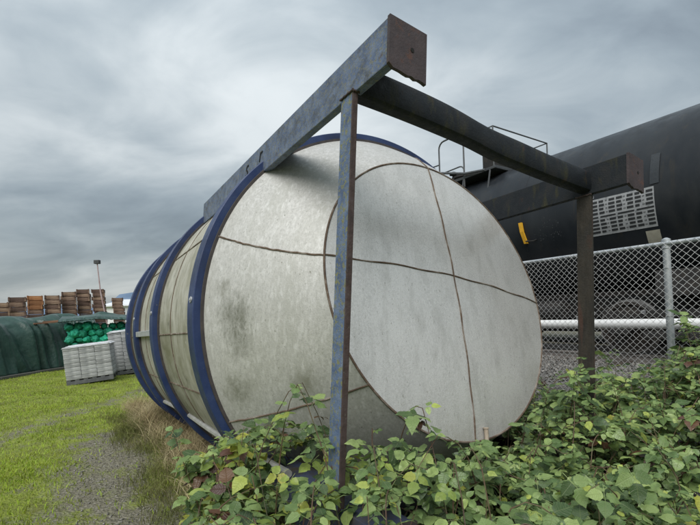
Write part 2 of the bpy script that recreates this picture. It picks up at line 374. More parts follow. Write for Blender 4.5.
# blue bands with bolts
for kx, (u1, wd) in enumerate(((U1, .175), (-3.53, .17), (-5.02, .165), (-6.0, .165))):
    b = MB(); r0, r1 = 1.695, 1.79
    b.lathe([(u1, r0), (u1, r1 - .006), (u1 - .006, r1), (u1 - wd + .006, r1), (u1 - wd, r1 - .006), (u1 - wd, r0)], 160, TC, True)
    band = b.build('blue_band', M_blue, tank)
    # thin dark ring in front of the band
    b = MB(); b.lathe([(u1 + .002, 1.69), (u1 + .002, 1.735), (u1 + .014, 1.732), (u1 + .014, 1.69)], 160, TC, True)
    b.build('band_front_ring', mat('dark_front_ring', [(.03, .028, .03), (.06, .05, .045)], .8, scale=12), band)
    for ang in (179, 100, 262):
        t = R_(ang); c = Vector((u1 - wd * .35, 1.79 * math.cos(t), 1.79 * math.sin(t))); nrm = Vector((0, math.cos(t), math.sin(t)))
        b = MB(); b.tube([TC @ (c - nrm * .005), TC @ (c + nrm * .008)], .024, 10); b.tube([TC @ (c + nrm * .010), TC @ (c + nrm * .014)], .012, 8); b.build('bolt', M_zinc, band)
b = MB(); t = R_(186); Mb = TC @ Matrix.Rotation(t, 4, 'X') @ Matrix.Translation((-4.4, 1.74, 0))
b.bevbox(-.6, .68, -.035, .035, -.035, .035, .006, Mb); b.build('strap_bracket', M_zinc, tank)

# tapered head: skirt from the band to the tilted round plate
DU, DW, DT, DR = -.823, .182, .241, 1.156
def disc_pt(rho, t, bulge=0):
    e2 = Vector((-math.sin(DT), 0, math.cos(DT))); nn = Vector((math.cos(DT), 0, math.sin(DT)))
    return TL @ (Vector((DU, CV, CW + DW)) + Vector((0, 1, 0)) * (rho * math.cos(t)) + e2 * (rho * math.sin(t)) + nn * bulge)
NS = 160; K = 10; b = MB(); vs = []
for j in range(K + 1):
    s = j / K
    for i in range(NS):
        t = 2 * math.pi * i / NS
        p0 = TC @ Vector((U1 + .01, 1.712 * math.cos(t), 1.712 * math.sin(t))); p1 = disc_pt(DR, t)
        bul = .02 * math.sin(math.pi * s)
        q = p0.lerp(p1, s); c0 = TC @ Vector((U1 + s * .8, 0, DW * s)); q = q + (q - c0).normalized() * bul
        vs.append(q)
b.add(vs, [(j * NS + i, (j + 1) * NS + i, (j + 1) * NS + (i + 1) % NS, j * NS + (i + 1) % NS) for j in range(K) for i in range(NS)], True)
skirt = b.build('head_skirt', M_cone, tank)
def skirt_pt(s, t, t2, lift=.004):
    t = t + (t2 - t) * s
    p0 = TC @ Vector((U1 + .01, 1.712 * math.cos(t), 1.712 * math.sin(t))); p1 = disc_pt(DR, t); q = p0.lerp(p1, s); c0 = TC @ Vector((U1 + s * .8, 0, DW * s))
    return q + (q - c0).normalized() * (.02 * math.sin(math.pi * s) + lift)
for ang, an2, rr in ((162, 173, .0065), (211, 219, .006), (80, 90, .006), (350, 360, .006), (290, 300, .006)):
    b = MB(); b.tube([skirt_pt(j / 30, R_(ang + .25 * mnoise.noise((j * .6, ang, 0))), R_(an2 + .25 * mnoise.noise((j * .6, ang, 0)))) for j in range(31)], [rr * (1 + .4 * mnoise.noise((j * 1.3, ang, 1))) for j in range(31)], 6); b.build('weld_seam', M_weld, skirt)
b = MB(); vs = [disc_pt(0, 0, .075)]
for j in range(1, 13):
    rho = DR * j / 12
    vs += [disc_pt(rho, 2 * math.pi * i / NS, .075 * (1 - (j / 12) ** 2)) for i in range(NS)]
fs = [(0, 1 + i, 1 + (i + 1) % NS) for i in range(NS)] + [(1 + (j - 1) * NS + i, 1 + j * NS + i, 1 + j * NS + (i + 1) % NS, 1 + (j - 1) * NS + (i + 1) % NS) for j in range(1, 12) for i in range(NS)]
b.add(vs, fs, True); disc = b.build('head_plate', M_disc, tank)
b = MB(); b.tube([disc_pt(DR + .002, 2 * math.pi * i / 120) for i in range(120)], .008, 6, closed=True); b.build('weld_seam', M_weld, disc)
def chord(a0, a1):
    b = MB(); pts = []
    for j in range(41):
        q = j / 40; y = DR * (math.cos(a0) * (1 - q) + math.cos(a1) * q); z = DR * (math.sin(a0) * (1 - q) + math.sin(a1) * q)
        y += .004 * math.sin(j * .9) * math.sin(a0 + .01); z += .005 * math.sin(j * .7 + 1) + .03 * math.sin(math.pi * q) * abs(math.cos(a0))
        rho = min(DR, math.hypot(y, z)); pts.append(disc_pt(rho, math.atan2(z, y), .075 * (1 - (rho / DR) ** 2) + .003))
    b.tube(pts, [.0058 + .0022 * mnoise.noise((k * 1.7, a0, 3)) for k in range(41)], 6); b.build('weld_seam', M_weld, disc)
chord(R_(173), R_(1)); chord(R_(90.5), R_(-90))
# drain stub on the lower edge of the plate
b = MB(); c = disc_pt(DR * .955, R_(-85), .03); dn = Vector((.1, 0, -1)).normalized()
b.tube([c - dn * .025, c + dn * .07], .016, 12); b.tube([c - dn * .034, c - dn * .025], .021, 12); b.build('drain_stub', mat('stub', [(.30, .24, .17), (.42, .36, .29)], .7, scale=20), tank)

# frame: four beams, end plates, posts, crossbars
BH, BW, V2, LEN = .25, .242, 2.46, 3.57
def beam(v0, w1, m, m2, ln=LEN):
    """box beam with rolled edges; open underneath its front lip"""
    ln = 1.72 if w1 < -1 else ln
    b = MB(); b.bevbox(-ln, -.012, v0, v0 + .014, w1 - BH, w1, .005, TL); b.bevbox(-ln, -.012, v0 + .013, v0 + BW, w1 - .014, w1 - .001, .004, TL)
    b.bevbox(-ln, -.012, v0 + .013, v0 + .05, w1 - BH + .001, w1 - BH + .013, .004, TL); o = b.build('frame_beam', m, tank)
    b = MB()
    # end plate with a flame-cut ragged lower edge; a black disc paints the dark of a hole
    top = w1 + .004; bot = w1 - BH - .02; pts = [(v0 - .004, top), (v0 + BW + .004, top - .002), (v0 + BW + .004, bot - .012)]
    for i in range(1, 10):
        s = i / 10; pts.append((v0 + BW * (1 - s), bot - (.014 * random.random() if s < .75 else 0)))
    pts.append((v0 - .004, w1 - BH))
    n = len(pts)
    b.add([TL @ Vector((0.006, p, q)) for p, q in pts] + [TL @ Vector((-.014, p, q)) for p, q in pts], [tuple(range(n)), tuple(range(2 * n - 1, n - 1, -1))] + [(i, n + i, n + (i + 1) % n, (i + 1) % n) for i in range(n)])
    ep = b.build('end_plate', m2, o)
    b = MB(); b.tube([TL @ Vector((.004, v0 + BW * .60, w1 - BH * .52)), TL @ Vector((.009, v0 + BW * .60, w1 - BH * .52))], .012, 8); b.build('bolt_hole_disc', mat('hole', [(.004, .004, .004), (.006, .006, .006)], 1, bump=0), ep)
    return o
bl = beam(0, 0, M_fade, M_rustp); br = beam(V2, -.015, M_dark, M_rustp)
LOW = 2 * CW
bl2 = beam(0, LOW + BH, mat('muted_blue_steel', [(.03, .04, .075), (.05, .065, .12), (.075, .09, .14)], .7, scale=6, detail=9, bump=.3, patch=((.07, .06, .045), 7, .58, .1, (1, 1, .5))), M_rustp); br2 = beam(V2, LOW + BH, M_dark, M_rustp)  # lower left beam in a darker, muted blue with brown patches
b = MB(); b.tube([TL @ Vector((-x, -.02, LOW + BH + .02 + .012 * math.sin(x * 2))) for x in np.arange(.9, 6.0, .3)], .028, 8); b.build('side_rail', mat('old_galv_rail', [(.3, .3, .28), (.45, .45, .43)], .6, metal=.3, scale=9), tank)
# black letters on the upper beam, painting the dark of torch-cut openings
def glyph(txt, u, wz, size):
    cu = bpy.data.curves.new('g', 'FONT'); cu.body = txt; cu.size = size; cu.extrude = .002; cu.align_x = 'CENTER'; cu.shear = .25
    o = bpy.data.objects.new('g', cu); COL.objects.link(o); dg = bpy.context.evaluated_depsgraph_get()
    me = bpy.data.meshes.new_from_object(o.evaluated_get(dg)); bpy.data.objects.remove(o)
    Mg = TL @ Matrix.Translation((u, -.003, wz)) @ Matrix(((-1, 0, 0, 0), (0, 0, -1, 0), (0, 1, 0, 0), (0, 0, 0, 1)))
    Mg = TL @ Matrix.Translation((u, -.003, wz)) @ Matrix.Rotation(R_(90), 4, 'X')
    me.transform(Mg); me.name = 'beam_letter'; me.materials.append(MATS['hole']); g = bpy.data.objects.new('beam_letter', me); COL.objects.link(g); g.parent = bl
glyph('S', -2.07, -.165, .15); glyph('r', -1.74, -.135, .17)
def post(v0, m, mflange, wtop, sgn=1):
    b = MB()                                                        # channel: web on the left face, two flanges
    u0, u1 = -.43, -.305
    b.bevbox(u0, u1, v0, v0 + .010, LOW + BH - .01, wtop, .003, TL)
    b.bevbox(u0, u0 + .010, v0 + .010, v0 + .034, LOW + BH - .01, wtop, .003, TL)
    o = b.build('post', m, tank)
    b = MB(); b.bevbox(u1 - .010, u1 + .001, v0 - .001, v0 + .034, LOW + BH - .01, wtop, .003, TL); b.build('post_flange', mflange, o)
M_postb = mat('lichen_blue_post', [(.04, .065, .13), (.085, .125, .215), (.14, .18, .26)], .6, scale=12, detail=10, bump=.4, bscale=70,
              patch=((.17, .17, .07), 44, .56, .06, (1, 1, .8)), patch2=((.10, .06, .045), 18, .64, .04, (1, 1, .5)))
M_postr = mat('rust_flange', [(.025, .018, .018), (.045, .028, .025), (.06, .045, .045)], .8, scale=14, bump=.4, patch=((.09, .085, .07), 30, .66, .05, (1, 1, .6)))
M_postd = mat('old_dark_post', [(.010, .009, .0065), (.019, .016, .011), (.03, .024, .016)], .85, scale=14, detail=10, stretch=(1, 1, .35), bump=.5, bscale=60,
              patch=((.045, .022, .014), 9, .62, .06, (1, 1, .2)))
post(-.012, M_postb, M_postr, -BH + .005); post(V2 + .0, M_postd, M_postd, -BH - .01)
# crossbars: rolled channel, the upper one knocked slightly out of line
def crossbar(w1, dent, m):
    b = MB(); n = 34; ring = []; H = .185; D = .13
    prof = [(D / 2 - .03, H / 2), (D / 2 - .01, H / 2 - .012), (D / 2, H / 2 - .04), (D / 2, -H / 2 + .04), (D / 2 - .01, -H / 2 + .012), (D / 2 - .03, -H / 2), (-D / 2 + .03, -H / 2), (-D / 2, -H / 2 + .03), (-D / 2, H / 2 - .03), (-D / 2 + .03, H / 2)]
    vs = []
    for i in range(n + 1):
        s = i / n; v = .016 + (V2 + .0 - .016) * s
        dz = -dent * math.exp(-((s - .48) / .10) ** 2) + .012 * math.sin(s * 7); sq = 1 - .10 * math.exp(-((s - .42) / .09) ** 2) * (dent > 0)
        for (pu, pw) in prof: vs.append(TL @ Vector((-.36 + pu, v, w1 - H / 2 + pw * sq + dz)))
    k = len(prof)
    b.add(vs, [(i * k + j, i * k + (j + 1) % k, (i + 1) * k + (j + 1) % k, (i + 1) * k + j) for i in range(n) for j in range(k)] + [tuple(range(k)), tuple(n * k + j for j in range(k))], True)
    b.build('crossbar', m, tank)
crossbar(-.068, .012, M_dark); crossbar(LOW + BH - .03, 0, M_dark)
for pts in ([(-.436, -.016, -BH + .004), (-.30, -.016, -BH + .004)], [(-.30, -.016, -BH + .002), (-.30, .03, -BH + .002)], [(-.296, .018, -.07), (-.296, .018, -.25)], [(-.436, V2 - .004, -BH - .02), (-.30, V2 - .004, -BH - .02)]):
    b = MB(); a0, a1 = Vector(pts[0]), Vector(pts[1]); b.tube([TL @ (a0.lerp(a1, k / 9) + Vector((.002 * math.sin(k * 3), 0, .002 * math.cos(k * 4)))) for k in range(10)], [.007 + .002 * math.sin(k * 2.2) for k in range(10)], 6); b.build('weld_bead', M_postr, tank)
# saddle plates that tie the beams to the bands
for (vv, ww) in ((.07, -.06), (V2 + .03, -.06)):
    b = MB(); b.bevbox(U1 - .2, U1 - .02, vv, vv + .1, ww - .12, ww + .068, .01, TL); b.build('saddle_plate', M_blue, tank)

# ------------------------------------------------------------------ railway
RAILZ = EYE - .822
trk = empty('railway_track', pa(8.81, 7, .62), 'straight railway track on gravel under the black tank car', 'railway track')
Mtk = Matrix(((-PA.x, PN.x, 0, 0), (-PA.y, PN.y, 0, 0), (0, 0, 1, 0), (0, 0, 0, 1)))      # local x = back along the line, y = across, z up
trk.matrix_world = Matrix.Translation(pa(8.81, 7, .62)) @ Mtk
M_rail = mat('worn_rail', [(.25, .22, .2), (.42, .40, .38)], .4, metal=.6, scale=10, stretch=(.1, 1, 1))
M_tie = mat('creosote_tie', [(.035, .028, .022), (.075, .06, .05)], .9, scale=8, stretch=(1, .2, 1), bump=.4)
for s in (-1, 1):
    b = MB(); y0 = s * .7175; z1 = RAILZ - .62
    pr = [(-.065, z1 - .155), (.065, z1 - .155), (.065, z1 - .145), (.012, z1 - .125), (.012, z1 - .045), (.036, z1 - .035), (.036, z1 - .008), (.028, z1), (-.028, z1), (-.036, z1 - .008), (-.036, z1 - .035), (-.012, z1 - .045), (-.012, z1 - .125), (-.065, z1 - .145)]
    k = len(pr); b.add([(x, y0 + p, q) for x in (-14, 10) for p, q in pr], [(j, (j + 1) % k, k + (j + 1) % k, k + j) for j in range(k)] + [tuple(range(k)), tuple(range(k, 2 * k))]); b.build('rail', M_rail, trk)
tie = MB(); tie.bevbox(-.115, .115, -1.3, 1.3, -.13, .045, .008); tme = None
for i in range(42):
    if tme is None: o = tie.build('sleeper', M_tie, trk); tme = o.data
    else: o = bpy.data.objects.new('sleeper', tme); COL.objects.link(o); o.parent = trk
    o.location = (-13.7 + i * .57, random.uniform(-.03, .03), random.uniform(-.012, .01)); o.rotation_euler.z = random.uniform(-.01, .01)

car = empty('tank_car', Matrix.Translation(pa(8.81, 7.3, RAILZ)) @ Mtk, 'long black railway tank car with white stencil panel behind the fence', 'railway car')
CR, CZ = 1.45, EYE + 1.74 - RAILZ
M_car = mat('black_car_paint', [(.009, .0115, .015), (.0135, .0165, .0205), (.02, .0235, .027)], .40, spec=.38, scale=1.6, detail=9, stretch=(1, 1, .3), bump=.03, bscale=8,
            patch=((.024, .026, .028), 1.4, .62, .09, (1, 1, .5)), patch2=((.028, .026, .022), 10, .64, .07, (1, 1, .08)), patch3=((.035, .036, .036), 40, .68, .05, (1, 1, .6)))
M_black = mat('underframe_black', [(.010, .010, .010), (.022, .020, .019)], .75, scale=9, bump=.3, patch=((.035, .028, .022), 6, .6, .08, (1, 1, 1)))
MC = Matrix.Translation((0, 0, CZ)); HL = 6.9
b = MB(); b.lathe([(-HL - .55, .01), (-HL - .52, .5), (-HL - .38, 1.0), (-HL - .15, 1.32), (-HL, CR)] + [(x, CR) for x in np.linspace(-HL + .1, HL - .1, 20)] + [(HL, CR), (HL + .15, 1.32), (HL + .38, 1.0), (HL + .52, .5), (HL + .55, .01)], 128, MC)
shell = b.build('shell', M_car, car)
for x in (-4.6, -2.3, 0.05, 2.2, 5.3):
    b = MB(); b.lathe([(x - .022, CR - .01), (x - .012, CR + .007), (x + .012, CR + .007), (x + .022, CR - .01)], 128, MC, True); b.build('weld_seam', M_car, shell)
def oncar(al, ang, lift=0): # point on near side of shell; ang measured up from horizontal
    return Vector((7.3 - al, -(CR + lift) * math.cos(R_(ang)), CZ + (CR + lift) * math.sin(R_(ang))))
# white stencil table: a curved sheet, with dark cells of small print lying on it
def curved(al0, al1, a0, a1, lift, n=6):
    b = MB(); vs = [oncar(al, a0 + (a1 - a0) * j / n, lift) for j in range(n + 1) for al in (al0, al1)]
    b.add(vs, [(2 * j, 2 * j + 1, 2 * j + 3, 2 * j + 2) for j in range(n)], False); return b
M_pw = mat('stencil_white', [(.26, .27, .28), (.34, .35, .36)], .6, scale=12, bump=0, patch=((.15, .16, .17), 16, .62, .07, (1, 1, 1)))
M_pk = mat('stencil_black', [(.012, .013, .015), (.02, .021, .023)], .6, bump=0)
A0, A1 = -22.5, 1.2
PL0, PL1 = 3.95, 2.87      # along
panel = curved(PL0, PL1, A0, A1, .006).build('stencil_panel', M_pw, car)
b = MB()
def cell(x0, x1, r0, r1):
    vs = [oncar(PL0 + (PL1 - PL0) * x, A1 + (A0 - A1) * r, .010) for r in (r0, r1) for x in (x0, x1)]; b.add(vs, [(0, 1, 3, 2)])
rows = 9
for r in range(rows):
    y0 = .055 + r * .102; y1 = y0 + .058
    if r == 4:
        for c in range(4): cell(.02 + c * .25, .24 + c * .25, y0 + .012, y1 - .004)
        continue
    for c in range(4):
        x0 = .015 + c * .248
        if c == 0:
            s = random.choice((0, .06, .1)); cell(x0 + s, x0 + .225, y0, y1)
        else:
            cell(x0, x0 + random.uniform(.055, .085), y0, y1); cell(x0 + .13 + random.uniform(0, .02), x0 + .225, y0, y1)
            for q in range(2): cell(x0 + .095 + q * .015, x0 + .103 + q * .015, y0 + .012, y1 - .012)
b.build('stencil_print', M_pk, panel)
# lettering strokes above the panel, and small plates
def strokes(al0, ang, count, wdt, hgt, name='lettering'):
    b = MB(); x = al0
    for i in range(count):
        k = random.choice((0, 1, 2)); ww = wdt * random.uniform(.5, .8)
        for s in range(2): vs = [oncar(x - s * ww - d, ang + hh, .004) for hh in (0, hgt) for d in (0, wdt * .18)]; b.add(vs, [(0, 1, 3, 2)])
        hh = random.choice((0, .4, .8)) * hgt; vs = [oncar(x - d, ang + h2, .0045) for h2 in (hh, hh + hgt * .2) for d in (0, ww + wdt * .18)]; b.add(vs, [(0, 1, 3, 2)])
        x -= wdt * 1.15
    b.build(name, M_pw, car)
strokes(3.92, 2.2, 5, .032, 1.5)
curved(3.05, 2.86, -33.5, -24.5, .008).build('route_card', mat('card', [(.32, .30, .24), (.40, .38, .31)], .8, scale=15), car)
curved(2.92, 2.80, 2.5, 21, .012).build('placard_plate', mat('grey_plate', [(.018, .022, .027), (.026, .032, .038)], .5, scale=8), car)
# chalk-like scuffs
for (al, an, w0, h0) in ((4.62, -8, .22, 9), (4.45, -15, .16, 6), (4.75, -16, .12, 5)):
    b = MB()
    for i in range(26):
        ca = al + random.gauss(0, w0 * .5); cn = an + random.gauss(0, h0 * .45); s = random.uniform(.004, .02); hh = s * random.uniform(25, 90)
        b.add([oncar(ca, cn, .003), oncar(ca - s, cn + hh * .3, .003), oncar(ca - s * .6, cn + hh, .003)], [(0, 1, 2)])
    b.build('paint_scuff', mat('scuff', [(.04, .045, .05), (.075, .08, .085)], .7, bump=0), car)
# yellow handle bracket
b = MB()
pts = [oncar(5.12, -3, .03), oncar(5.10, -10, .035), oncar(5.06, -19, .03)]
for i in range(2):
    d = (pts[i + 1] - pts[i]); 
b.add([p + Vector((dx, dy, 0)) for p in pts for dx in (-.034, .034) for dy in (-.02, .02)],
      [(0, 1, 3, 2), (8, 10, 11, 9)] + [f for j in (0, 4) for f in ((j, j + 2, j + 6, j + 4), (j + 1, j + 5, j + 7, j + 3), (j, j + 4, j + 5, j + 1), (j + 2, j + 3, j + 7, j + 6))])
b.build('yellow_bracket', mat('yellow_paint', [(.52, .27, .015), (.68, .37, .02)], .55, scale=12), car)
b = MB(); b.tube([oncar(5.02, -17, .0), oncar(5.02, -17, .09), oncar(4.86, -17.5, .09), oncar(4.86, -17.5, 0)], .012, 6); b.build('grab_iron', M_black, car)
# top platform, manway housing, railings
M_plat = mat('platform_steel', [(.03, .034, .038), (.055, .06, .065)], .6, scale=9, bump=.3)
ZT = CZ + CR
b = MB(); b.bevbox(-2.0, 1.3, -1.02, 1.02, ZT - .12, ZT - .06, .01)
for x in np.linspace(-1.95, 1.25, 12): b.box(x - .01, x + .01, -1.0, 1.0, ZT - .06, ZT - .035)
plat = b.build('top_platform', M_plat, car)
for x in (-1.8, -.6, .4, 1.15):
    for s in (-1, 1):
        b = MB(); b.tube([(x, s * 1.0, ZT - .1), (x, s * 1.12, ZT - .62)], .02, 6); b.build('platform_brace', M_plat, plat)
b = MB(); b.bevbox(.42, 1.02, -.35, .35, ZT - .03, ZT + .62, .02); b.bevbox(.38, 1.06, -.39, .39, ZT + .62, ZT + .68, .015); mw = b.build('manway_housing', M_black, car)
b = MB(); b.lathe([(0, .3), (.3, .3), (.32, .33), (.38, .33), (.42, .2), (.43, .01)], 24, Matrix.Translation((-.45, 0, ZT - .05)) @ Matrix.Rotation(R_(-90), 4, 'Y')); b.build('valve_dome', M_black, car)
b = MB(); b.tube([(-.2, -.7, ZT), (-.2, -.7, ZT + .2)], .025, 8); b.lathe([(0, .09), (.05, .09), (.07, .05), (.07, .01)], 14, Matrix.Translation((-.2, -.7, ZT + .2)) @ Matrix.Rotation(R_(-90), 4, 'Y')); b.build('valve', M_black, car)
M_hr = mat('handrail_paint', [(.05, .055, .06), (.09, .095, .1)], .5, scale=12, bump=0)
def rail(pts, r=.02):
    b = MB(); b.tube(pts, r, 8); b.build('handrail', M_hr, car)
def hoop(x0, x1, y, z1):
    pts = [(x0, y, ZT - .3), (x0, y, z1 - .16)] + [(x0 + (.16) * (1 - math.cos(t)), y, z1 - .16 + .16 * math.sin(t)) for t in (.4, .8, 1.2)] + [(x0 + .16, y, z1), (x1 - .16, y, z1)] + [(x1 - .16 + .16 * math.sin(t), y, z1 - .16 + .16 * math.cos(t)) for t in (.4, .8, 1.2)] + [(x1, y, z1 - .16), (x1, y, ZT - .3)]
    rail(pts)
hoop(-.36, .42, -1.0, ZT + .98); hoop(-2.45, -1.35, -1.0, ZT + 1.08); hoop(-2.45, -1.35, 1.0, ZT + 1.08)
rail([(.5, -1.0, ZT + .80), (1.25, -1.0, ZT + .80), (1.25, 1.0, ZT + .80), (.5, 1.0, ZT + .80)], .016); rail([(1.25, 1.0, ZT + .8), (1.25, 1.0, ZT - .1)], .016); rail([(1.25, -1.0, ZT + .8), (1.25, -1.0, ZT - .1)], .016)
rail([(.5, 1.0, ZT + .45), (1.25, 1.0, ZT + .45)], .014); rail([(-1.35, -1.0, ZT + .5), (-.36, -1.0, ZT + .45)], .016); rail([(-.36, -1.0, ZT + .25), (.5, -1.06, ZT - .02), (1.1, -1.1, ZT - .12)], .028)
# side ladder, under the platform
b = MB()
for x in (-.36, .02): b.tube([(x, -1.05, ZT - .3), (x, -1.5, ZT - .9), (x, -1.55, .55)], .02, 6)
for z in np.arange(.65, ZT - .9, .3): b.tube([(-.36, -1.55, z), (.02, -1.55, z)], .012, 6)
b.build('side_ladder', M_black, car)
# underframe, trucks, brake gear
b = MB(); b.bevbox(-7.9, 7.9, -.33, .33, .62, 1.0, .02); b.build('centre_sill', M_black, car)
for s in (-1, 1):
    b = MB(); b.bevbox(-7.6 if s < 0 else 5.6, -5.6 if s < 0 else 7.6, -1.4, 1.4, 1.0, 1.1, .01); b.build('end_platform', M_black, car)
b = MB(); b.lathe([(-.6, .01), (-.58, .18), (.58, .18), (.6, .01)], 20, Matrix.Translation((2.1, -.9, .78))); b.build('brake_reservoir', M_black, car)
b = MB(); b.bevbox(1.1, 1.5, -1.15, -.85, .5, .95, .02); b.build('brake_valve', M_black, car)
for s in (-1, 1):
    b = MB(); b.bevbox(s * 4.6 - .3, s * 4.6 + .3, -1.2, 1.2, .95, 1.35, .02); b.build('bolster', M_black, car)
M_wheel = mat('wheel_steel', [(.03, .026, .023), (.07, .06, .052)], .55, metal=.3, scale=9)
M_tread = mat('wheel_tread', [(.28, .27, .26), (.42, .41, .40)], .35, metal=.7, scale=9)
for s in (-1, 1):
    cx0 = s * 4.6
    tr_ = bpy.data.objects.new('truck', None); COL.objects.link(tr_); tr_.parent = car; tr_.location = (cx0, 0, 0)
    for sy in (-1, 1):
        b = MB(); y = sy * 1.0
        b.bevbox(-1.15, 1.15, y - .07, y + .07, .62, .74, .02); b.bevbox(-.55, .55, y - .07, y + .07, .28, .40, .02)
        for q in (-1, 1):
            Mq = Matrix.Translation((q * .72, y, .5)) @ Matrix.Rotation(q * R_(48), 4, 'Y'); b.bevbox(-.3, .3, -.06, .06, -.06, .06, .02, Mq)
            b.bevbox(q * .89 - .13, q * .89 + .13, y - .1, y + .1, .34, .62, .02)
        b.build('side_frame', M_black, tr_)
        for q in (-.18, 0, .18):
            b = MB(); b.tube([(q + .055 * math.cos(t), y + .055 * math.sin(t), .40 + t * .22 / 31.4) for t in np.linspace(0, 31.4, 60)], .014, 5); b.build('spring', mat('spring_steel', [(.04, .04, .04), (.07, .065, .06)], .5, scale=9), tr_)
    for q in (-1, 1):
        for sy in (-1, 1):
            Mw = Matrix.Translation((q * .89, sy * .72, .455)) @ Matrix.Rotation(R_(90), 4, 'Z')
            b = MB(); b.lathe([(-.06, .01), (-.06, .12), (-.02, .16), (-.02, .36), (-.065, .39), (-.065, .44), (.065, .44), (.065, .39), (.03, .36), (.03, .16), (.06, .12), (.06, .01)], 40, Mw); wh = b.build('wheel', M_wheel, tr_)
            b = MB(); b.lathe([(-.066, .438), (-.066, .456), (.05, .456), (.05, .485), (.068, .482), (.068, .438)], 40, Mw @ Matrix.Scale(-sy, 4, (1, 0, 0)), True); b.build('tyre', M_tread, tr_)
        b = MB(); b.tube([(q * .89, -1.02, .455), (q * .89, 1.02, .455)], .08, 12); b.build('axle', M_black, tr_)
# small white marks on the frame
for (x, z, w0) in ((2.98, .62, .09), (3.25, .68, .07), (4.05, .69, .06), (5.15, .71, .08)):
    b = MB(); b.box(x, x + w0, -1.085, -1.075, z, z + .018); b.box(x, x + w0, -1.085, -1.075, z + .03, z + .05); b.build('stencil_mark', M_pw, car)

# dark boxcar on the next track
fc = empty('freight_car', Matrix.Translation(pa(13.2, 4.5, RAILZ - .1)) @ Mtk, 'dark ribbed freight car standing on the track beyond the tank car', 'railway car')
b = MB(); b.bevbox(-9, 9, -1.45, 1.45, .75, 3.5, .05); b.build('body', mat('boxcar_paint', [(.02, .018, .017), (.035, .03, .028)], .7, scale=2, stretch=(1, 1, .3)), fc)
for x in np.linspace(-8.7, 8.7, 18):
    b = MB(); b.bevbox(x - .05, x + .05, -1.53, -1.44, .8, 3.4, .01); b.build('rib', MATS['boxcar_paint'], fc)
b = MB(); b.bevbox(-8.8, 8.8, -1.2, 1.2, .25, .78, .03); b.build('underframe', M_black, fc)
for x in (-6.5, -4.8, 4.8, 6.5):
    for sy in (-.72, .72):
        b = MB(); b.lathe([(-.06, .01), (-.06, .455), (.06, .455), (.06, .01)], 32, Matrix.Translation((x, sy, .455)) @ Matrix.Rotation(R_(90), 4, 'Z')); b.build('wheel', M_wheel, fc)

# white pipe on short stands behind the fence
PPZ = EYE - .0385 * 6.9
pipe = empty('white_pipe', pa(6.9, 4, .6), 'thick white pipe on low stands between fence and railway', 'pipe')
pipe.matrix_world = Matrix.Translation(pa(6.9, 4, .6)) @ Mtk
M_wp = mat('white_pipe_paint', [(.60, .61, .61), (.72, .73, .73)], .5, scale=5, stretch=(.3, 1, 1), bump=.03, patch=((.4, .4, .38), 6, .66, .08, (.3, 1, 1)))
b = MB(); b.tube([(x, 0, PPZ - .6) for x in np.linspace(-9, 6, 16)], .072, 20); b.build('pipe_run', M_wp, pipe)
for x in (-7.5, -5.1, -1.75, 2.6, 5):
    b = MB(); b.bevbox(x - .04, x + .04, -.04, .04, -.05, PPZ - .6 - .07, .006); b.bevbox(x - .09, x + .09, -.06, .06, PPZ - .6 - .085, PPZ - .6 - .062, .004); b.build('stand', mat('grey_stand', [(.10, .10, .10), (.16, .16, .16)], .7), pipe)
# crumpled sheet lying over the pipe
V = []; nx_, ny_ = 26, 14
for i in range(nx_):
    for j in range(ny_):
        s = i / (nx_ - 1); t = j / (ny_ - 1) - .5
        x = -2.55 + 1.05 * s; th = t * 3.6
        hump = .14 * math.exp(-((s - .62) / .20) ** 2) + .03
        r = .078 + hump * math.cos(t * 2.6) ** 2 * (.8 + .4 * mnoise.noise((s * 7, t * 6, 1))) 
        V.append((x, r * math.sin(th), PPZ - .6 + r * math.cos(th)))
ii = np.arange(nx_ * ny_).reshape(nx_, ny_); F = np.stack([ii[:-1, :-1], ii[:-1, 1:], ii[1:, 1:], ii[1:, :-1]], -1).reshape(-1, 4)
o = npobj('plastic_sheet', V, F, mat('white_plastic', [(.5, .52, .55), (.62, .64, .67)], .35, scale=8, bump=.2), smooth=True); o.matrix_world = pipe.matrix_world.copy()
tag(o, 'crumpled white plastic sheet draped over the white pipe', 'plastic sheet')

# ------------------------------------------------------------------ chain-link fence
FP, FTOP = 5.2, EYE + .122 * 5.2
fence = empty('chain_link_fence', pa(FP, 3, 0), 'galvanised chain-link fence between the brambles and the railway', 'fence')
fence.matrix_world = Matrix.Translation(pa(FP, 3, 0)) @ Mtk
M_galv = mat('galvanised_pipe', [(.30, .33, .36), (.42, .45, .47), (.52, .54, .55)], .5, metal=.4, scale=9, detail=8, bump=.1, patch=((.22, .23, .22), 12, .64, .06, (1, 1, .4)))
M_wire = mat('galvanised_wire', [(.50, .51, .52), (.66, .67, .68)], .5, metal=.3, scale=20, bump=0)
b = MB(); b.tube([(x, .03, FTOP) for x in np.linspace(-8.5, 3.5, 25)], .022, 12); b.build('top_rail', M_galv, fence)
for x in (-7.0, -4.0, 1.07 - .0 + 0.0, ):
    x = {1.07: 1.075}.get(x, x)
    bpost = MB(); bpost.tube([(x, .055, 0), (x - .03, .055, FTOP + .02)], .035, 14); po = bpost.build('fence_post', M_galv, fence)
    b = MB(); b.tube([(x - .03, .055, FTOP - .05), (x - .03, .055, FTOP + .045)], .042, 14); b.tube([(x - .03, .055, FTOP + .045), (x - .03, .055, FTOP + .062)], [.042, .012], 14); b.build('post_cap', M_galv, po)
    for z in (.5, 1.0, 1.5, 2.0):
        b = MB(); b.tube([(x - .012 + .04 * math.cos(t), .055 + .04 * math.sin(t), z) for t in np.linspace(0, 6.28, 17)[:-1]], .003, 5, closed=True); b.build('tie_band', M_galv, po)
pit = .0707; rwx = 1; Z0, Z1 = .07, FTOP + .028; nseg = int((Z1 - Z0) / (pit / 2)); VV = []; FF = []; rw = .0024
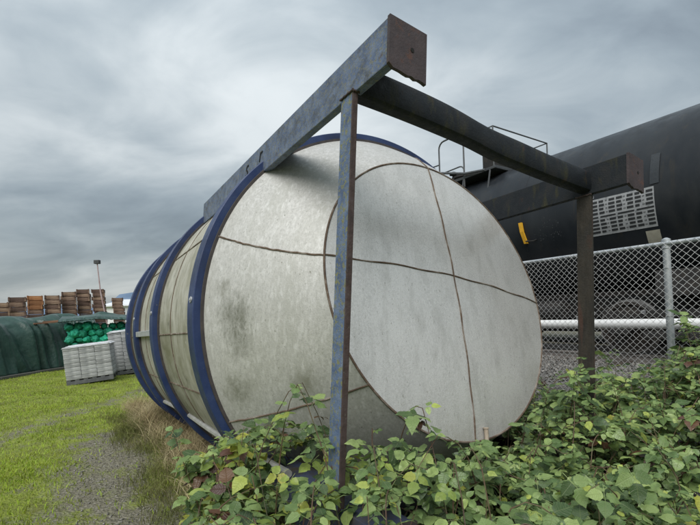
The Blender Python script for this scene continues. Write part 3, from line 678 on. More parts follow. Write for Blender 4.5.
xs = np.arange(-7.0, 3.3, pit / 2)
off = 0
for i, x0 in enumerate(xs):
    zz = Z0 + np.arange(nseg + 1) * pit / 2
    xx = x0 + np.where((np.arange(nseg + 1) + i) % 2 == 0, -.25, .25) * pit * 1.06
    yy = np.where((np.arange(nseg + 1)) % 2 == 0, -.003, .003)
    zz = zz + rng.normal(0, .0018, nseg + 1) - .012 * np.sin(x0 * 2.1) * np.sin(zz * 1.6); xx = xx + rng.normal(0, .0018, nseg + 1) + .012 * np.sin(zz * 2 + x0)
    P = np.stack([xx, yy - .01 + .022 * np.sin(x0 * 1.1 + zz * 1.7), zz], -1)
    ring = np.array([(1, 0, 0), (0, 1, 0), (-1, 0, 0), (0, -1, 0)]) * rw * np.array([1.25, 1, 1])
    VV.append((P[:, None] + ring[None]).reshape(-1, 3))
    idx = np.arange(nseg)[:, None] * 4 + off; k4 = np.arange(4)
    q = np.stack([idx + k4, idx + (k4 + 1) % 4, idx + 4 + (k4 + 1) % 4, idx + 4 + k4], -1).reshape(-1, 4); FF.append(q); off += (nseg + 1) * 4
o = npobj('wire_mesh', np.concatenate(VV), np.concatenate(FF), M_wire, fence); tag(o, kind='stuff')
# ------------------------------------------------------------------ left: pallets of blocks, nets, tarps, crates
M_cb = mat('wrapped_block', [(.20, .21, .215), (.28, .29, .295), (.38, .385, .39)], .5, scale=5, detail=9, bump=.3, bscale=20, bdist=.02, island=.24, patch=((.46, .47, .475), 7, .57, .06, (.5, 1, 2)), patch2=((.12, .125, .13), 5, .64, .06, (1, 1, 2.5)))
M_pal = mat('grey_pallet', [(.06, .065, .07), (.12, .125, .13)], .8, scale=8)
blk = MB(); blk.bevbox(-.195, .195, -.185, .185, -.0545, .0545, .012); blk_me = [None]
def block_pallet(P, Q, nl, label, lean):
    P = Vector(P); Q = Vector(Q); d = (Q - P); d.z = 0; ln = d.length; d.normalize(); nrm = Vector((-d.y, d.x, 0))
    M = Matrix(((d.x, nrm.x, 0, P.x), (d.y, nrm.y, 0, P.y), (0, 0, 1, 0), (0, 0, 0, 1))) @ Matrix.Rotation(R_(lean), 4, 'Y')
    t = empty('block_pallet', M, label, 'pallet', 'wrapped pallets of blocks on the grass')
    b = MB()
    for y in (.0, .5, 1.0): b.box(0, ln, y, y + .1, .0, .1)
    for x in np.linspace(0, ln - .1, 6): b.box(x, x + .1, 0, 1.1, .1, .125)
    b.build('pallet_base', M_pal, t)
    for k in range(nl):
        for i in range(3):
            for j in range(3):
                if i == 1 and j == 1: continue
                if blk_me[0] is None: o = blk.build('block', M_cb, t); blk_me[0] = o.data
                else: o = bpy.data.objects.new('block', blk_me[0]); COL.objects.link(o); o.parent = t
                o.location = ((i + .5) * ln / 3 + random.uniform(-.004, .004), (j + .5) * 1.1 / 3 + random.uniform(-.004, .004), .185 + k * .112); o.scale = (ln / 3 / .393, .975, 1)
    return t
cb1 = block_pallet((-7.63, 11.55, 0), (-6.60, 11.98, 0), 8, 'lower grey block pallet in front of the green net bundles', -5)
cb2 = block_pallet((-7.42, 13.41, 0), (-6.40, 13.85, 0), 11, 'taller grey block pallet standing beside the blue banded tank', -5)
M_film = mat('stretch_film', [(.5, .52, .54), (.62, .63, .65)], .25, scale=9, bump=.3, bscale=25)
for cbx, hh, dd in ((cb1, 8, 1), (cb2, 11, 1)):
    b = MB(); zt = .135 + hh * .112
    nx_, ny_ = 14, 12; vs = [(-.02 + 1.18 * i / (nx_ - 1), -.015 + 1.13 * j / (ny_ - 1), zt + .012 + .02 * mnoise.noise((i * .7, j * .7, hh)) - (.05 if (i in (0, nx_ - 1) or j in (0, ny_ - 1)) else 0)) for i in range(nx_) for j in range(ny_)]
    b.add(vs, [(i * ny_ + j, (i + 1) * ny_ + j, (i + 1) * ny_ + j + 1, i * ny_ + j + 1) for i in range(nx_ - 1) for j in range(ny_ - 1)], True)
    b.build('film_cover', M_film, cbx)

# green net rolls
M_net = mat('green_net', [(.003, .12, .07), (.012, .30, .18), (.05, .48, .32)], .75, scale=14, detail=8, bump=.8, bscale=45, bdist=.02, island=.5)
P0 = px(66, 372, 15.2); P0.z = 0; rd = Vector((.9, .42, 0)).normalized(); rn = Vector((rd.y, -rd.x, 0))
net_me = []
for sd0 in range(5):                                                # crumpled bundles of netting, tied round the middle
    bm = bmesh.new(); bmesh.ops.create_icosphere(bm, subdivisions=3, radius=.15)
    for v in bm.verts:
        d = v.co.normalized(); f = 1 + .30 * mnoise.noise(d * 2.2 + Vector((sd0 * 7, 0, 0))) + .16 * mnoise.noise(d * 6 + Vector((0, sd0 * 5, 0)))
        v.co = Vector((v.co.x * 1.5, v.co.y, v.co.z)) * f; v.co *= 1 - .22 * math.exp(-(v.co.x / .035) ** 2)
    me = bpy.data.meshes.new('net_bundle'); bm.to_mesh(me); bm.free(); me.materials.append(M_net)
    me.polygons.foreach_set('use_smooth', [True] * len(me.polygons)); net_me.append(me)
for lay in range(7):
    for c in range(8 if lay % 2 == 0 else 7):
        pos = P0 + rd * (.12 + c * .27 + (.135 if lay % 2 else 0)) + Vector((0, 0, .145 + lay * .235)) + rn * random.uniform(-.07, .09)
        o = bpy.data.objects.new('net_bundle', net_me[random.randrange(5)]); COL.objects.link(o)
        o.matrix_world = Matrix.Translation(pos - rn * .2) @ Matrix.Rotation(random.uniform(-.6, .6) - .8, 4, 'Z') @ Matrix.Rotation(random.uniform(0, 6), 4, 'X') @ Matrix.Scale(random.uniform(.75, 1.25), 4)
        tag(o, 'crumpled bright green net bundle in the pile behind the grey block pallet', 'net bundle', 'green net bundles piled under a tarp')

def drape(name, path, prof, seed, m, thick=.015, amp=.1):
    """path: points along the pile; prof: (offset across, height) per station blend"""
    n = 150; k = len(prof); V = []
    P = [Vector(p) for p in path]
    for i in range(n):
        s = i / (n - 1); f = s * (len(P) - 1); a = min(int(f), len(P) - 2); c = P[a].lerp(P[a + 1], f - a)
        d = (P[a + 1] - P[a]).normalized(); nn = Vector((d.y, -d.x, 0))
        kk = 40
        for j in range(kk):
            t = j / (kk - 1) * (k - 1); e = min(int(t), k - 2); fr = t - e
            o0, h0 = prof[e]; o1, h1 = prof[e + 1]; o_ = o0 + (o1 - o0) * fr; h_ = h0 + (h1 - h0) * fr
            nz = mnoise.noise((s * 9 + seed, j * .06, seed)); fold = 1 - 2.4 * abs(mnoise.noise((s * 17 + j * .045, j * .03, seed + 5))); sw = mnoise.noise((s * 4, j * .12, seed + 9))
            side = 1 - min(1, abs(h_ - max(h for _, h in prof)) / .3)
            oo = o_ + amp * (nz * 1.0 + fold * 1.3) * (1 - side * .75); hh = max(.01, h_ + amp * (1.2 * sw + .5 * nz) * (1 if h_ > .2 else .15) * (1.1 if h_ > 1 else .6))
            V.append(c + nn * oo + Vector((0, 0, hh)))
    ii = np.arange(n * kk).reshape(n, kk); F = np.stack([ii[:-1, :-1], ii[:-1, 1:], ii[1:, 1:], ii[1:, :-1]], -1).reshape(-1, 4)
    o = npobj(name, [tuple(v) for v in V], F, m, smooth=True)
    md = o.modifiers.new('thickness', 'SOLIDIFY'); md.thickness = thick
    return o
M_tarp = mat('green_tarp', [(.012, .038, .030), (.022, .058, .046), (.04, .085, .07)], .38, scale=2.2, detail=7, bump=.35, bscale=9, bdist=.05, patch=((.05, .09, .075), 3, .62, .08, (1, 1, 2)))
tp = drape('tarp_covered_pile', [(-11.6, 10.2, 0), (-11.45, 13.5, 0), (-11.25, 15.5, 0), (-10.9, 17.0, 0), (-10.3, 17.6, 0)], [(.12, .02), (.0, .6), (-.12, 1.3), (-.30, 1.80), (-.7, 1.95), (-1.6, 1.98), (-2.1, 1.6), (-2.3, .02)], 3, M_tarp, amp=.16)
tag(tp, 'long pile on the grass wrapped in a sagging dark green tarp', 'tarp')
t2 = drape('tarp_cover', [tuple(P0 + rd * -.15 - rn * .1 + Vector((0, 0, 1.72))), tuple(P0 + rd * 1.0 - rn * .1 + Vector((0, 0, 1.80))), tuple(P0 + rd * 2.3 - rn * .1 + Vector((0, 0, 1.72)))], [(.30, -.20), (.27, -.03), (.05, .10), (-.6, .22), (-1.2, .02)], 8, M_tarp, amp=.14)
tag(t2, 'green tarp thrown over the top of the net bundles', 'tarp')
# brown planks on the tarp
M_plank = mat('weathered_plank', [(.10, .05, .03), (.20, .105, .06), (.26, .16, .10)], .85, scale=6, stretch=(.2, 1, 1), bump=.3)
for i, (xp, yp, dp, ln, az) in enumerate(((58, 321, 16.0, 1.5, 12), (64, 319.5, 16.2, 1.3, -6), (85, 317, 17.0, 1.2, 22), (118, 323, 17.3, .9, 8))):
    b = MB(); b.bevbox(-ln / 2, ln / 2, -.07, .07, 0, .05, .006); o = b.build('plank', M_plank); o.location = px(xp, yp, dp) - Vector((0, 0, .06)); o.rotation_euler = (0, R_(-3), R_(az + 35))
    tag(o, ('long brown plank lying on the dark tarp', 'short brown plank lying across another plank on the tarp', 'brown board sticking up behind the green net bundles', 'brown board beside the lone crate stack')[i], 'plank')
# debris at the foot of the tarp
for i, (x, y, az, ln) in enumerate(((-10.95, 14.2, 84, 1.4), (-10.8, 15.6, 78, 1.2), (-10.9, 12.6, 95, 1.6))):
    b = MB(); b.bevbox(-ln / 2, ln / 2, -.09, .09, 0, .09, .01); o = b.build('timber', mat('grey_timber', [(.07, .07, .065), (.14, .135, .12)], .9, scale=6, stretch=(.2, 1, 1), bump=.4)); o.location = (x, y, float(ground_h(x, y))); o.rotation_euler = (0, 0, R_(az))
    tag(o, 'grey timber lying on the grass along the tarp edge', 'timber', 'timbers weighing down the tarp')

# stacks of wooden crates
M_cr = mat('crate_wood', [(.065, .04, .029), (.15, .095, .068), (.26, .185, .14)], .9, scale=5, stretch=(.5, 1, 2.5), bump=.4, island=.55, hue=.012)
M_cro = mat('orange_crate_wood', [(.16, .07, .03), (.28, .125, .05), (.36, .19, .09)], .9, scale=5, stretch=(.5, 1, 2.5), bump=.4, island=.3)
CH = .215
crate = MB()
for y in (-.345, .325): crate.bevbox(-.345, .345, y, y + .022, .022, .185, .004)
for x in (-.34, .315): crate.bevbox(x, x + .025, -.322, .322, .02, .18, .004)
for x in (-.33, .27): crate.bevbox(x, x + .06, -.365, -.346, .0, .2, .004)
for y in np.linspace(-.34, .22, 4): crate.box(-.312, .312, y, y + .125, .0, .018)
cr_me = None
sts = [(2, 303, 18.5), (17, 297.5, 19), (35, 296, 17.6), (52, 295.5, 17.2), (68.5, 292, 16.4), (83.5, 289.5, 15.6), (98, 289.5, 14.4), (117.5, 298, 13.2)]
where = ['beyond the left end of the tarp', 'second from the tarp end', 'with an orange top beyond the tarp', 'in the middle of the row', 'beyond the planks', 'tallest in the row behind the net bundles', 'at the end of the row below the mast', 'standing alone behind the tall block pallet']
for si, (xp, yp, wpx) in enumerate(sts):
    dep = 432 * .84 / wpx; top = px(xp, yp, dep); nl = int(round(top.z / CH)); ch = top.z / nl
    rz = math.atan2(-top.x, top.y) * .95 + random.uniform(-.05, .05); lx = random.uniform(-.0, .012)
    for k in range(nl):
        if cr_me is None: o = crate.build('wooden_crate', M_cr); cr_me = o.data
        else: o = bpy.data.objects.new('wooden_crate', cr_me); COL.objects.link(o)
        o.location = (top.x + (nl - k) * ch * .055 + random.uniform(-.04, .04), top.y + random.uniform(-.03, .03), k * ch); o.rotation_euler = (random.uniform(-.02, .02), random.uniform(-.03, .01), rz + random.uniform(-.08, .08))
        if si == 2 and k > nl - 4: o.material_slots[0].link = 'OBJECT'; o.material_slots[0].material = M_cro
        o.scale = (random.uniform(.86, .95), .95, ch / CH * 1.08)
        tag(o, ('topmost crate' if k == nl - 1 else 'brown weathered crate') + ' in the stack ' + where[si], 'crate', 'crates in the stack ' + where[si])
# mast with lamp box
mt = px(100.5, 292, 21.5); tp_ = px(97.2, 263.5, 21.5)
mast = empty('lamp_mast', (mt.x + .55, 21.5, 0), 'thin leaning mast with a small lamp box behind the crates', 'lamp')
bse = Vector((mt.x + .55, 21.5, 0)); b = MB(); b.tube([(0, 0, 0), tuple(mt - bse), tuple(tp_ - bse)], [.035, .03, .026], 8); b.build('pole', mat('red_white_pole', [(.25, .12, .12), (.5, .45, .45)], .6, scale=1.5), mast)
b = MB(); c = tp_ - bse; b.bevbox(c.x - .13, c.x + .13, c.y - .09, c.y + .09, c.z - .02, c.z + .17, .02); b.build('lamp_box', M_plat, mast)

# ------------------------------------------------------------------ grass (uncountable)
def blades(name, X, Y, H, W, lean, m, label, segs=2, cat='grass'):
    n = len(X); az = rng.uniform(0, 2 * np.pi, n); ld = rng.uniform(0, 2 * np.pi, n); ln = H * rng.uniform(.2, 1, n) * lean
    z0 = ground_h(X, Y) - .01; side = np.stack([np.cos(az), np.sin(az), np.zeros(n)], -1); V = np.zeros((n, 2 * segs + 1, 3))
    for k in range(segs):
        t = k / segs; c = np.stack([X + np.cos(ld) * ln * t * t, Y + np.sin(ld) * ln * t * t, z0 + H * t * (1 - .25 * lean * t)], -1); ww = (W * (1 - .6 * t))[:, None]
        V[:, 2 * k] = c - side * ww; V[:, 2 * k + 1] = c + side * ww
    V[:, -1] = np.stack([X + np.cos(ld) * ln, Y + np.sin(ld) * ln, z0 + H * (1 - .25 * lean)], -1)
    tr = []
    for k in range(segs - 1): tr += [(2 * k, 2 * k + 1, 2 * k + 3), (2 * k, 2 * k + 3, 2 * k + 2)]
    tr.append((2 * segs - 2, 2 * segs - 1, 2 * segs)); tr = np.array(tr)
    F = (tr[None] + np.arange(n)[:, None, None] * (2 * segs + 1)).reshape(-1, 3)
    return tag(npobj(name, V.reshape(-1, 3), F, m), label, cat, kind='stuff')
M_gr = mat('lawn_blade', [(.18, .24, .025), (.29, .38, .04), (.40, .45, .09)], .7, scale=1.2, bump=0, island=.4, hue=.02, spec=.25, transl=.25)
n = 150000
dd_ = 2.6 + 17 * rng.uniform(0, 1, n) ** 1.7; X = rng.uniform(-1.0, -.2, n) * dd_; Y = dd_
g = grassy(X, Y); nzv = .5 + .5 * np.sin(X * 2.1 + Y * 1.3) * np.sin(Y * 2.7 - X * 1.1)
kp = (rng.uniform(0, 1, n) < np.clip(g, .06, 1) ** 1.6 * (.3 + .7 * nzv)); X, Y = X[kp], Y[kp]
blades('lawn_grass', X, Y, rng.uniform(.025, .075, len(X)), rng.uniform(.002, .0045, len(X)) * (1 + Y * .09), .8, M_gr, 'short bright green grass of the yard', 2)
M_dry = mat('dry_blade', [(.22, .17, .09), (.40, .33, .19), (.55, .48, .32)], .8, scale=1.5, bump=0, island=.35, hue=.02, spec=.2, transl=.2)
M_mid = mat('olive_blade', [(.07, .085, .025), (.13, .14, .045), (.2, .19, .08)], .8, scale=1.5, bump=0, island=.4, hue=.02, spec=.2, transl=.2)
def tufts(cnt, per, prange, arange, spread):
    p = rng.uniform(*prange, cnt); a = rng.uniform(*arange, cnt)
    p = np.repeat(p, per) + rng.normal(0, spread, cnt * per); a = np.repeat(a, per) + rng.normal(0, spread * 1.2, cnt * per)
    return p * PN.x + a * PA.x, p * PN.y + a * PA.y
X, Y = tufts(190, 80, (.95, 1.55), (2.6, 9.5), .09); kp = rng.uniform(0, 1, len(X)) < 1; X, Y = X[kp], Y[kp]
blades('dry_grass', X, Y, rng.uniform(.10, .30, len(X)) + .22 * rng.uniform(0, 1, len(X)) ** 4, rng.uniform(.0015, .003, len(X)), 1.25, M_dry, 'long straw coloured dry grass along the blue banded tank', 4)
X, Y = tufts(190, 60, (.55, 1.55), (2.5, 8.5), .11)
blades('olive_grass', X, Y, rng.uniform(.07, .26, len(X)), rng.uniform(.0015, .003, len(X)), 1.1, M_mid, 'short olive weeds between the dry grass by the tank', 3)

# ------------------------------------------------------------------ brambles
CP = np.array([(-1.05, 3.5, .60), (-1.0, 3.0, .74), (-.88, 2.3, .45), (-.75, 2.7, .88), (-.6, 2.2, .66), (-.45, 2.6, 1.06), (-.30, 2.45, 1.2), (-.25, 2.0, .9), (.0, 2.1, .92), (-.05, 2.4, 1.08), (.10, 2.45, 1.14), (.35, 2.4, 1.08), (.55, 2.45, .93), (.8, 2.55, .86), (1.05, 2.7, .93), (1.35, 3.0, 1.06), (1.75, 3.4, 1.18), (2.1, 3.7, 1.0), (2.6, 3.9, .98), (3.1, 3.8, 1.2), (3.6, 4.0, 1.3), (4.2, 4.0, 1.35),
               (-.5, 1.7, .55), (-.1, 1.7, .78), (.3, 1.7, .80), (.8, 1.75, .78), (1.3, 1.9, .78), (1.7, 2.3, .80), (2.2, 2.7, .80), (2.8, 3.1, .92), (1.9, 1.9, .8), (2.6, 4.9, .62), (1.9, 4.7, .75), (3.2, 5.0, .8), (.6, 1.4, .72), (1.0, 3.3, .5), (1.4, 3.8, .6)])
def bram_h(x, y):
    x = np.atleast_1d(x); y = np.atleast_1d(y)
    d = (x[:, None] - CP[:, 0]) ** 2 + (y[:, None] - CP[:, 1]) ** 2 + .02; wt = 1 / d ** 2
    lump = .075 * np.sin(x * 8.3 + 1.1) * np.sin(y * 7.1 + x * 2) + .05 * np.sin(x * 15 + y * 5) * np.sin(y * 13 - x * 4)
    return (wt * CP[:, 2]).sum(1) / wt.sum(1) * (1 + lump)
def bram_in(x, y):
    p = x * PN.x + y * PN.y
    return (x > -1.13 + .09 * np.sin(y * 6) + np.maximum(0, 2.7 - y) * .42) & (y > 1.4) & (p < 5.35) & (x < 4.8)
LYS = [0, .09, .2, .33, .47, .61, .75, .88, 1.0]; LPR = [0, .52, .84, 1.0, .97, .83, .60, .32, 0]
def leaflet(L0, W0, fold, droop, curl, rnd):
    """toothed leaf blade along +y, folded on its midrib and curled; also returns (side, length) coordinates for the veins"""
    vs = []; uv = []; n = len(LYS); tw = rnd.uniform(-.5, .5) * curl
    for i, (yy, ww) in enumerate(zip(LYS, LPR)):
        z = -droop * yy * yy * L0 + .04 * L0 * math.sin(yy * 7 + curl * 9); y = yy * L0; sx = tw * yy * yy * .25 * L0
        if i in (0, n - 1): vs.append((sx, y, z)); uv.append((0, yy)); continue
        xs = []
        for sg in (-1, 1):
            x = sg * ww * W0 / 2 * (1.07 if i % 2 else .93) * rnd.uniform(.95, 1.05)
            xs.append((sx + x, y - .05 * L0 * (1 if i % 2 else -.3), z + fold * abs(x) - curl * 1.6 * x * x / W0 + tw * x * .5))
        vs += [xs[0], (sx, y, z), xs[1]]; uv += [(-ww, yy), (0, yy), (ww, yy)]
    last = len(vs) - 1; fs = [(0, 2, 1), (0, 3, 2)]
    for i in range(n - 3):
        a = 1 + i * 3; fs += [(a, a + 1, a + 4, a + 3), (a + 1, a + 2, a + 5, a + 4)]
    a = last - 3; fs += [(a, a + 1, last), (a + 1, a + 2, last)]
    return vs, fs, uv
def compound(kind, seed):
    rnd = random.Random(seed); V = []; F = []; UV = []
    if kind == 3: specs = [(0, 1.0, .42), (72, .84, .06), (-72, .84, .06)]
    elif kind == 5: specs = [(0, 1.0, .46), (58, .88, .22), (-58, .88, .22), (105, .66, .02), (-105, .66, .02)]
    cu = rnd.choice((0, .1, .3, .55))
    for ang, sc, off in specs:
        vs, fs, uv = leaflet(.95 * sc, .70 * sc * rnd.uniform(.85, 1.1), rnd.uniform(.1, .45), rnd.uniform(.0, .5), cu * rnd.uniform(.5, 1.3), rnd)
        Mx = Matrix.Translation((0, off * .8, 0)) @ Matrix.Rotation(R_(ang + rnd.uniform(-14, 14)), 4, 'Z') @ Matrix.Rotation(R_(rnd.uniform(-22, 22)), 4, 'Y') @ Matrix.Rotation(R_(rnd.uniform(-24, 14)), 4, 'X') @ Matrix.Translation((0, .08, 0))
        o = len(V); V += [tuple(Mx @ Vector(v)) for v in vs]; F += [tuple(i + o for i in f) for f in fs]; UV += uv
    o = len(V); V += [(-.012, -.55, -.10), (.012, -.55, -.10), (.010, .45, .0), (-.010, .45, .0)]; F.append((o, o + 1, o + 2, o + 3)); UV += [(0, 0)] * 4   # stalk
    tri = []
    for f in F:
        for i in range(1, len(f) - 1): tri.append((f[0], f[i], f[i + 1]))
    return np.array(V), np.array(tri), np.array([(a, b, 0) for a, b in UV])
KINDS = [compound(k, s) for s, k in enumerate((3, 3, 3, 5, 3, 3, 5, 3, 3, 5, 3, 3, 3, 5))]
def set_uv(me, UV):
    a = me.attributes.new('leafco', 'FLOAT_VECTOR', 'POINT'); a.data.foreach_set('vector', np.asarray(UV, np.float32).ravel())
    me.polygons.foreach_set('use_smooth', np.ones(len(me.polygons), bool))
def leaf_mat(name, stops, transl=.28):
    m = bpy.data.materials.new(name); m.use_nodes = True; nt = m.node_tree; N = nt.nodes; L = nt.links; bs = N['Principled BSDF']
    g = N.new('ShaderNodeNewGeometry'); oi = N.new('ShaderNodeObjectInfo'); t = N.new('ShaderNodeTexCoord')
    ad = N.new('ShaderNodeMath'); ad.operation = 'ADD'; L.new(g.outputs['Random Per Island'], ad.inputs[0]); L.new(oi.outputs['Random'], ad.inputs[1])
    fr = N.new('ShaderNodeMath'); fr.operation = 'FRACT'; L.new(ad.outputs[0], fr.inputs[0])
    r = N.new('ShaderNodeValToRGB'); L.new(fr.outputs[0], r.inputs[0]); e = r.color_ramp.elements
    e[0].position = stops[0][0]; e[0].color = (*stops[0][1], 1); e[1].position = stops[-1][0]; e[1].color = (*stops[-1][1], 1)
    for p, c in stops[1:-1]: q = e.new(p); q.color = (*c, 1)
    n = N.new('ShaderNodeTexNoise'); n.inputs['Scale'].default_value = 38; n.inputs['Detail'].default_value = 5; L.new(t.outputs['Object'], n.inputs['Vector'])
    mr = N.new('ShaderNodeMapRange'); L.new(n.outputs[0], mr.inputs[0]); mr.inputs[1].default_value = .3; mr.inputs[2].default_value = .7; mr.inputs[3].default_value = .72; mr.inputs[4].default_value = 1.25
    hs = N.new('ShaderNodeHueSaturation'); L.new(r.outputs[0], hs.inputs['Color']); L.new(mr.outputs[0], hs.inputs['Value'])
    # veins: midrib and side ribs from the blade's own coordinates
    la = N.new('ShaderNodeAttribute'); la.attribute_name = 'leafco'; sx = N.new('ShaderNodeSeparateXYZ'); L.new(la.outputs['Vector'], sx.inputs[0])
    def mth(op, a, b=None):
        q = N.new('ShaderNodeMath'); q.operation = op
        for i_, v_i in enumerate((a, b)):
            if v_i is None: continue
            if isinstance(v_i, (int, float)): q.inputs[i_].default_value = v_i
            else: L.new(v_i, q.inputs[i_])
        return q.outputs[0]
    ab = mth('ABSOLUTE', sx.outputs[0]); sv_ = mth('SUBTRACT', sx.outputs[1], mth('MULTIPLY', ab, .20))
    wv = mth('ABSOLUTE', mth('SINE', mth('MULTIPLY', sv_, 3.1416 * 8)))
    rib = mth('MAXIMUM', mth('SUBTRACT', 1.0, mth('MULTIPLY', wv, 3.2)), mth('SUBTRACT', 1.0, mth('MULTIPLY', ab, 14.0)))
    rib = mth('MAXIMUM', rib, 0.0)
    vmix = N.new('ShaderNodeMix'); vmix.data_type = 'RGBA'; vmix.blend_type = 'MIX'; L.new(mth('MULTIPLY', rib, .32), vmix.inputs[0]); L.new(hs.outputs[0], vmix.inputs[6]); vmix.inputs[7].default_value = (.34, .40, .20, 1) if transl > .2 else (.10, .055, .03, 1)
    hs = vmix; hs_out = vmix.outputs[2]
    L.new(hs_out, bs.inputs['Base Color']); bs.inputs['Roughness'].default_value = .36; bs.inputs['Specular IOR Level'].default_value = .5
    b = N.new('ShaderNodeBump'); b.inputs['Strength'].default_value = .5; b.inputs['Distance'].default_value = .004
    L.new(mth('SUBTRACT', n.outputs[0], mth('MULTIPLY', rib, .9)), b.inputs['Height']); L.new(b.outputs[0], bs.inputs['Normal'])
    tr = N.new('ShaderNodeBsdfTranslucent'); ms = N.new('ShaderNodeMixShader'); ms.inputs[0].default_value = transl
    L.new(hs_out, tr.inputs[0]); L.new(bs.outputs[0], ms.inputs[1]); L.new(tr.outputs[0], ms.inputs[2]); L.new(ms.outputs[0], N['Material Output'].inputs[0]); return m
M_leaf = leaf_mat('bramble_leaf', [(0, (.03, .062, .02)), (.2, (.075, .135, .042)), (.45, (.15, .235, .075)), (.75, (.23, .325, .11)), (.93, (.30, .40, .13)), (1, (.37, .44, .085))])
M_yel = leaf_mat('yellowing_leaf', [(0, (.17, .25, .05)), (.5, (.25, .32, .06)), (1, (.36, .36, .05))])
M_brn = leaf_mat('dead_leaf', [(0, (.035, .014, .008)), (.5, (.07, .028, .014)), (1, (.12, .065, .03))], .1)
M_cane = mat('bramble_cane', [(.06, .03, .02), (.10, .06, .035), (.09, .11, .045)], .7, scale=6, bump=.2, island=.3)

# six plants, each the brambles nearest to its root
roots = [(-.45, 2.75), (.15, 2.2), (.85, 2.25), (1.6, 2.6), (2.1, 3.8), (3.2, 3.9), (2.7, 2.9)]
blabel = ['yellow-tinged bramble in front of the blue beam by the dry grass', 'bramble around the foot of the blue lichen-spotted post', 'low bramble under the round tank plate', 'bramble between the tank plate and the dark post',
          'bramble at the foot of the dark mossy post', 'tall bramble climbing the galvanised fence post', 'bramble carrying blackberries beside the dead stalks']
bushes = []
for (x, y), lb in zip(roots, blabel): bushes.append(empty('bramble_bush', (x, y, float(ground_h(x, y))), lb, 'bramble', 'brambles around the tank front'))
leaves = []     # pos, normal, dir, size, kind, colour, plant
def plant_of(x, y): return int(np.argmin([(x - a) ** 2 + (y - b) ** 2 for a, b in roots]))
def blocked(P):
    u, v, w0 = tank_local(P)
    r = math.hypot(v - CV, w0 - CW)
    if u < -.70 - (w0 - CW) * .245 and r < 1.33: return True
    if u < -1.05 and r < 1.72 - max(0, (u + 1.75)) * .55: return True
    if -.46 < u < -.27 and (-.04 < v < .08 or V2 - .03 < v < V2 + .09) and w0 > LOW: return True
    if u < .02 and LOW < w0 < LOW + BH and -.03 < v < BW + .02: return True
    return False
canes = [[] for _ in roots]; nc = 0
rr = random.Random(5)
while nc < 960:
    x = rr.uniform(-1.2, 4.6); y = rr.uniform(1.4, 5.3)
    if not bram_in(x, y): continue
    if y > 3.5 and rr.random() < .35: continue
    if x > -.35 and rr.random() < .12: continue
    nc += 1
    az = rr.uniform(0, 2 * math.pi); ln = rr.uniform(.5, 1.15) * (.3 if nc % 9 == 0 else 1); curl = rr.uniform(-.9, .9); lvl = 1.0 - .55 * rr.random() ** 1.6; pts = []; n = 12
    cx, cy = x, y; bi = plant_of(x, y)
    for i in range(n):
        t = i / (n - 1); hh = float(bram_h(cx, cy)[0]); g0 = float(ground_h(cx, cy))
        rise = min(1, (t * 2.6)) ** .7 if nc % 3 else 1 - .25 * abs(t - .4)
        z = g0 + hh * lvl * rise * (1 - .28 * max(0, t - .65) / .35) + .02 * math.sin(t * 9 + nc)
        if nc % 9 == 0: z = g0 + hh * (.4 + (.56 if .25 < cx < 1.4 else .76) * t) + .01 * math.sin(t * 9 + nc)
        P = Vector((cx, cy, z))
        if not bram_in(cx, cy) or blocked(P): break
        pts.append(P); a2 = az + curl * t; cx += math.cos(a2) * ln / n; cy += math.sin(a2) * ln / n
    if len(pts) < 4: continue
    canes[bi].append(pts)
    hue = rr.random()
    for i in range(1, len(pts)):
        for q in range(1 + (rr.random() < .55)):
            t = rr.random(); P = pts[i - 1].lerp(pts[i], t); d = (pts[i] - pts[i - 1]).normalized(); sd_ = Vector((-d.y, d.x, 0)); sg = 1 if (i + q) % 2 else -1
            dr = (d * rr.uniform(.1, .9) + sd_ * sg * rr.uniform(.4, 1) + Vector((0, 0, rr.uniform(-.35, .25)))).normalized()
            sz = .038 + .085 * rr.random() ** 2.0
            P = P + dr * sz * .6
            if blocked(P): continue
            toward = Vector((-P.x, -P.y, 0)).normalized()
            nrm = (Vector((0, 0, 1)) + toward * rr.uniform(-.1, .55) + Vector((rr.gauss(0, .28), rr.gauss(0, .28), 0))).normalized()
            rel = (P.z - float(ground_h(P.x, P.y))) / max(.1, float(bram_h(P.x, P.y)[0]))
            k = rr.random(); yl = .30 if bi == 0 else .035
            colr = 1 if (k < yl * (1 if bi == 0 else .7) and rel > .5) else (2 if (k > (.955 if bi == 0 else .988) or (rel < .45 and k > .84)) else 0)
            leaves.append((P, nrm, dr, sz, rr.randrange(len(KINDS)), colr, bi, rel))
# a few big near leaves as in the corner
for (xx, yy, zz, sz, colr) in ((1.36, 1.72, .86, .085, 1), (1.28, 2.0, .84, .10, 0), (1.02, 2.05, .80, .095, 0), (1.12, 1.95, .78, .09, 0), (.43, 2.0, .80, .068, 1), (.30, 2.1, .83, .08, 1), (-.33, 2.2, .80, .068, 1), (-.28, 2.15, .70, .068, 1), (-.22, 2.3, .86, .08, 1), (-.40, 2.35, .78, .08, 1), (-.18, 2.2, .62, .068, 1)):
    leaves.append((Vector((xx, yy, zz)), Vector((rr.uniform(-.2, .2), -.7, .75)).normalized(), Vector((rr.uniform(-.8, .8), -.5, -.35)).normalized(), sz, rr.randrange(3), colr, plant_of(xx, yy), 1.2))
def leaf_matrix(P, nrm, dr, sz):
    y = (dr - nrm * dr.dot(nrm)).normalized(); x = y.cross(nrm); z = nrm
    return Matrix(((x.x, y.x, z.x, P.x), (x.y, y.y, z.y, P.y), (x.z, y.z, z.z, P.z), (0, 0, 0, 1))) @ Matrix.Scale(sz, 4)
LM = [M_leaf, M_yel, M_brn]
score = [l[3] / l[0].y * (.5 + min(1.2, l[7])) * (1 if abs((l[0].x) / l[0].y) < .83 else 0) for l in leaves]
order = np.argsort(score)[::-1]; chosen = set(int(i) for i in order[:290])
kme = {}
rest_ = {}
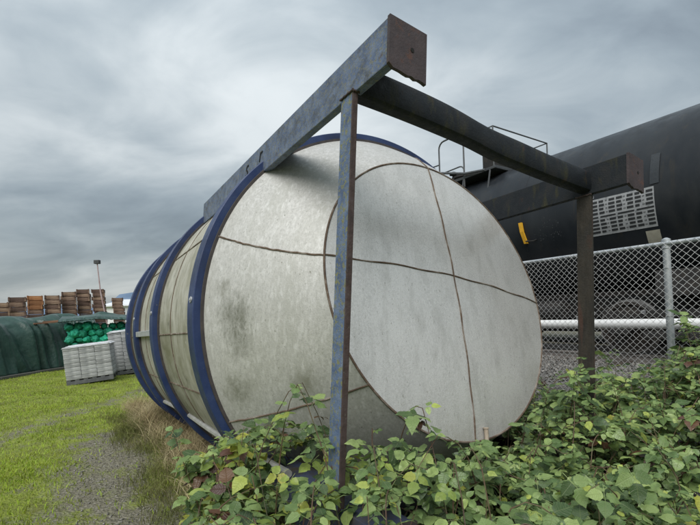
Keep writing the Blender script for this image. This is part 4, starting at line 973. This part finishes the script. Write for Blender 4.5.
for i, (P, nrm, dr, sz, k, c, bi, rel) in enumerate(leaves):
    Mx = leaf_matrix(P, nrm, dr, sz)
    if i in chosen:
        if (k, c) not in kme:
            V, T, UVk = KINDS[k]; me = bpy.data.meshes.new('leaf'); me.from_pydata([tuple(v) for v in V], [], [tuple(int(q) for q in t) for t in T]); me.materials.append(LM[c]); set_uv(me, UVk); kme[(k, c)] = me
        o = bpy.data.objects.new('leaf', kme[(k, c)]); COL.objects.link(o); o.parent = bushes[bi]; o.matrix_local = Matrix.Translation(-bushes[bi].location) @ Mx
    else: rest_.setdefault((bi, c), []).append((k, Mx))
for (bi, c), lst in rest_.items():
    VV = []; TT = []; UU = []; off = 0
    for k, Mx in lst:
        V, T, UVk = KINDS[k]; UU.append(UVk); A = np.array(Mx); W = V @ A[:3, :3].T + A[:3, 3]; VV.append(W - np.array(bushes[bi].location)); TT.append(T + off); off += len(V)
    fo = npobj('foliage' if c == 0 else ('yellow_foliage' if c == 1 else 'dead_foliage'), np.concatenate(VV), np.concatenate(TT), LM[c], bushes[bi]); set_uv(fo.data, np.concatenate(UU)); tag(fo, kind='stuff')
for bi, cl in enumerate(canes):
    loc = bushes[bi].location
    cl = sorted(cl, key=lambda p: -max(q.z for q in p))
    for pts in cl[:22]:
        b = MB(); b.tube([p - loc for p in pts], [.0042 - .0026 * i / len(pts) for i in range(len(pts))], 5); b.build('cane', M_cane, bushes[bi])
    if len(cl) > 22:
        b = MB()
        for pts in cl[22:]: b.tube([p - loc for p in pts], [.004 - .0025 * i / len(pts) for i in range(len(pts))], 4)
        tag(b.build('thin_canes', M_cane, bushes[bi]), kind='stuff')
# blackberries
M_bb = mat('blackberry', [(.012, .009, .014), (.03, .018, .03)], .3, scale=40, bump=.2)
for (xx, yy, zz) in ((1.72, 2.12, .76), (1.745, 2.10, .735), (1.715, 2.09, .725), (1.75, 2.13, .765), (1.63, 2.07, .70), (1.655, 2.06, .69)):
    b = MB()
    for q in range(22):
        ph = math.acos(1 - 2 * (q + .5) / 22); th = q * 2.4; c = Vector((math.sin(ph) * math.cos(th), math.sin(ph) * math.sin(th), math.cos(ph) * 1.15)) * .0105
        s = .0055; b.add([c + Vector(v) * s for v in ((1, 0, 0), (-1, 0, 0), (0, 1, 0), (0, -1, 0), (0, 0, 1), (0, 0, -1))], [(0, 2, 4), (2, 1, 4), (1, 3, 4), (3, 0, 4), (2, 0, 5), (1, 2, 5), (3, 1, 5), (0, 3, 5)], True)
    o = b.build('blackberry', M_bb, bushes[6], auto=False); o.location = Vector((xx, yy, zz)) - bushes[6].location
# dead stalks at the right and lower left
for bi, spots in ((6, [(1.83, 2.15), (1.92, 2.25), (1.75, 2.3), (2.05, 2.4), (1.6, 2.45)]), (0, [(-.62, 2.5), (-.7, 2.75), (-.52, 2.35), (-.8, 2.9), (-.45, 2.2)])):
    for (xx, yy) in spots:
        z0 = float(ground_h(xx, yy)); h = float(bram_h(xx, yy)[0]) * rr.uniform(.8, 1.15); pts = []; a = rr.uniform(0, 6.28); c = rr.uniform(.05, .3)
        for i in range(8):
            t = i / 7; pts.append(Vector((xx + math.cos(a) * c * t * t + .012 * math.sin(t * 11), yy + math.sin(a) * c * t * t, z0 + h * t)) - bushes[bi].location)
        b = MB(); b.tube(pts, [.006 - .004 * i / 8 for i in range(8)], 5); b.build('dead_stalk', mat('dead_stalk', [(.10, .05, .03), (.22, .15, .09)], .9, scale=12), bushes[bi])
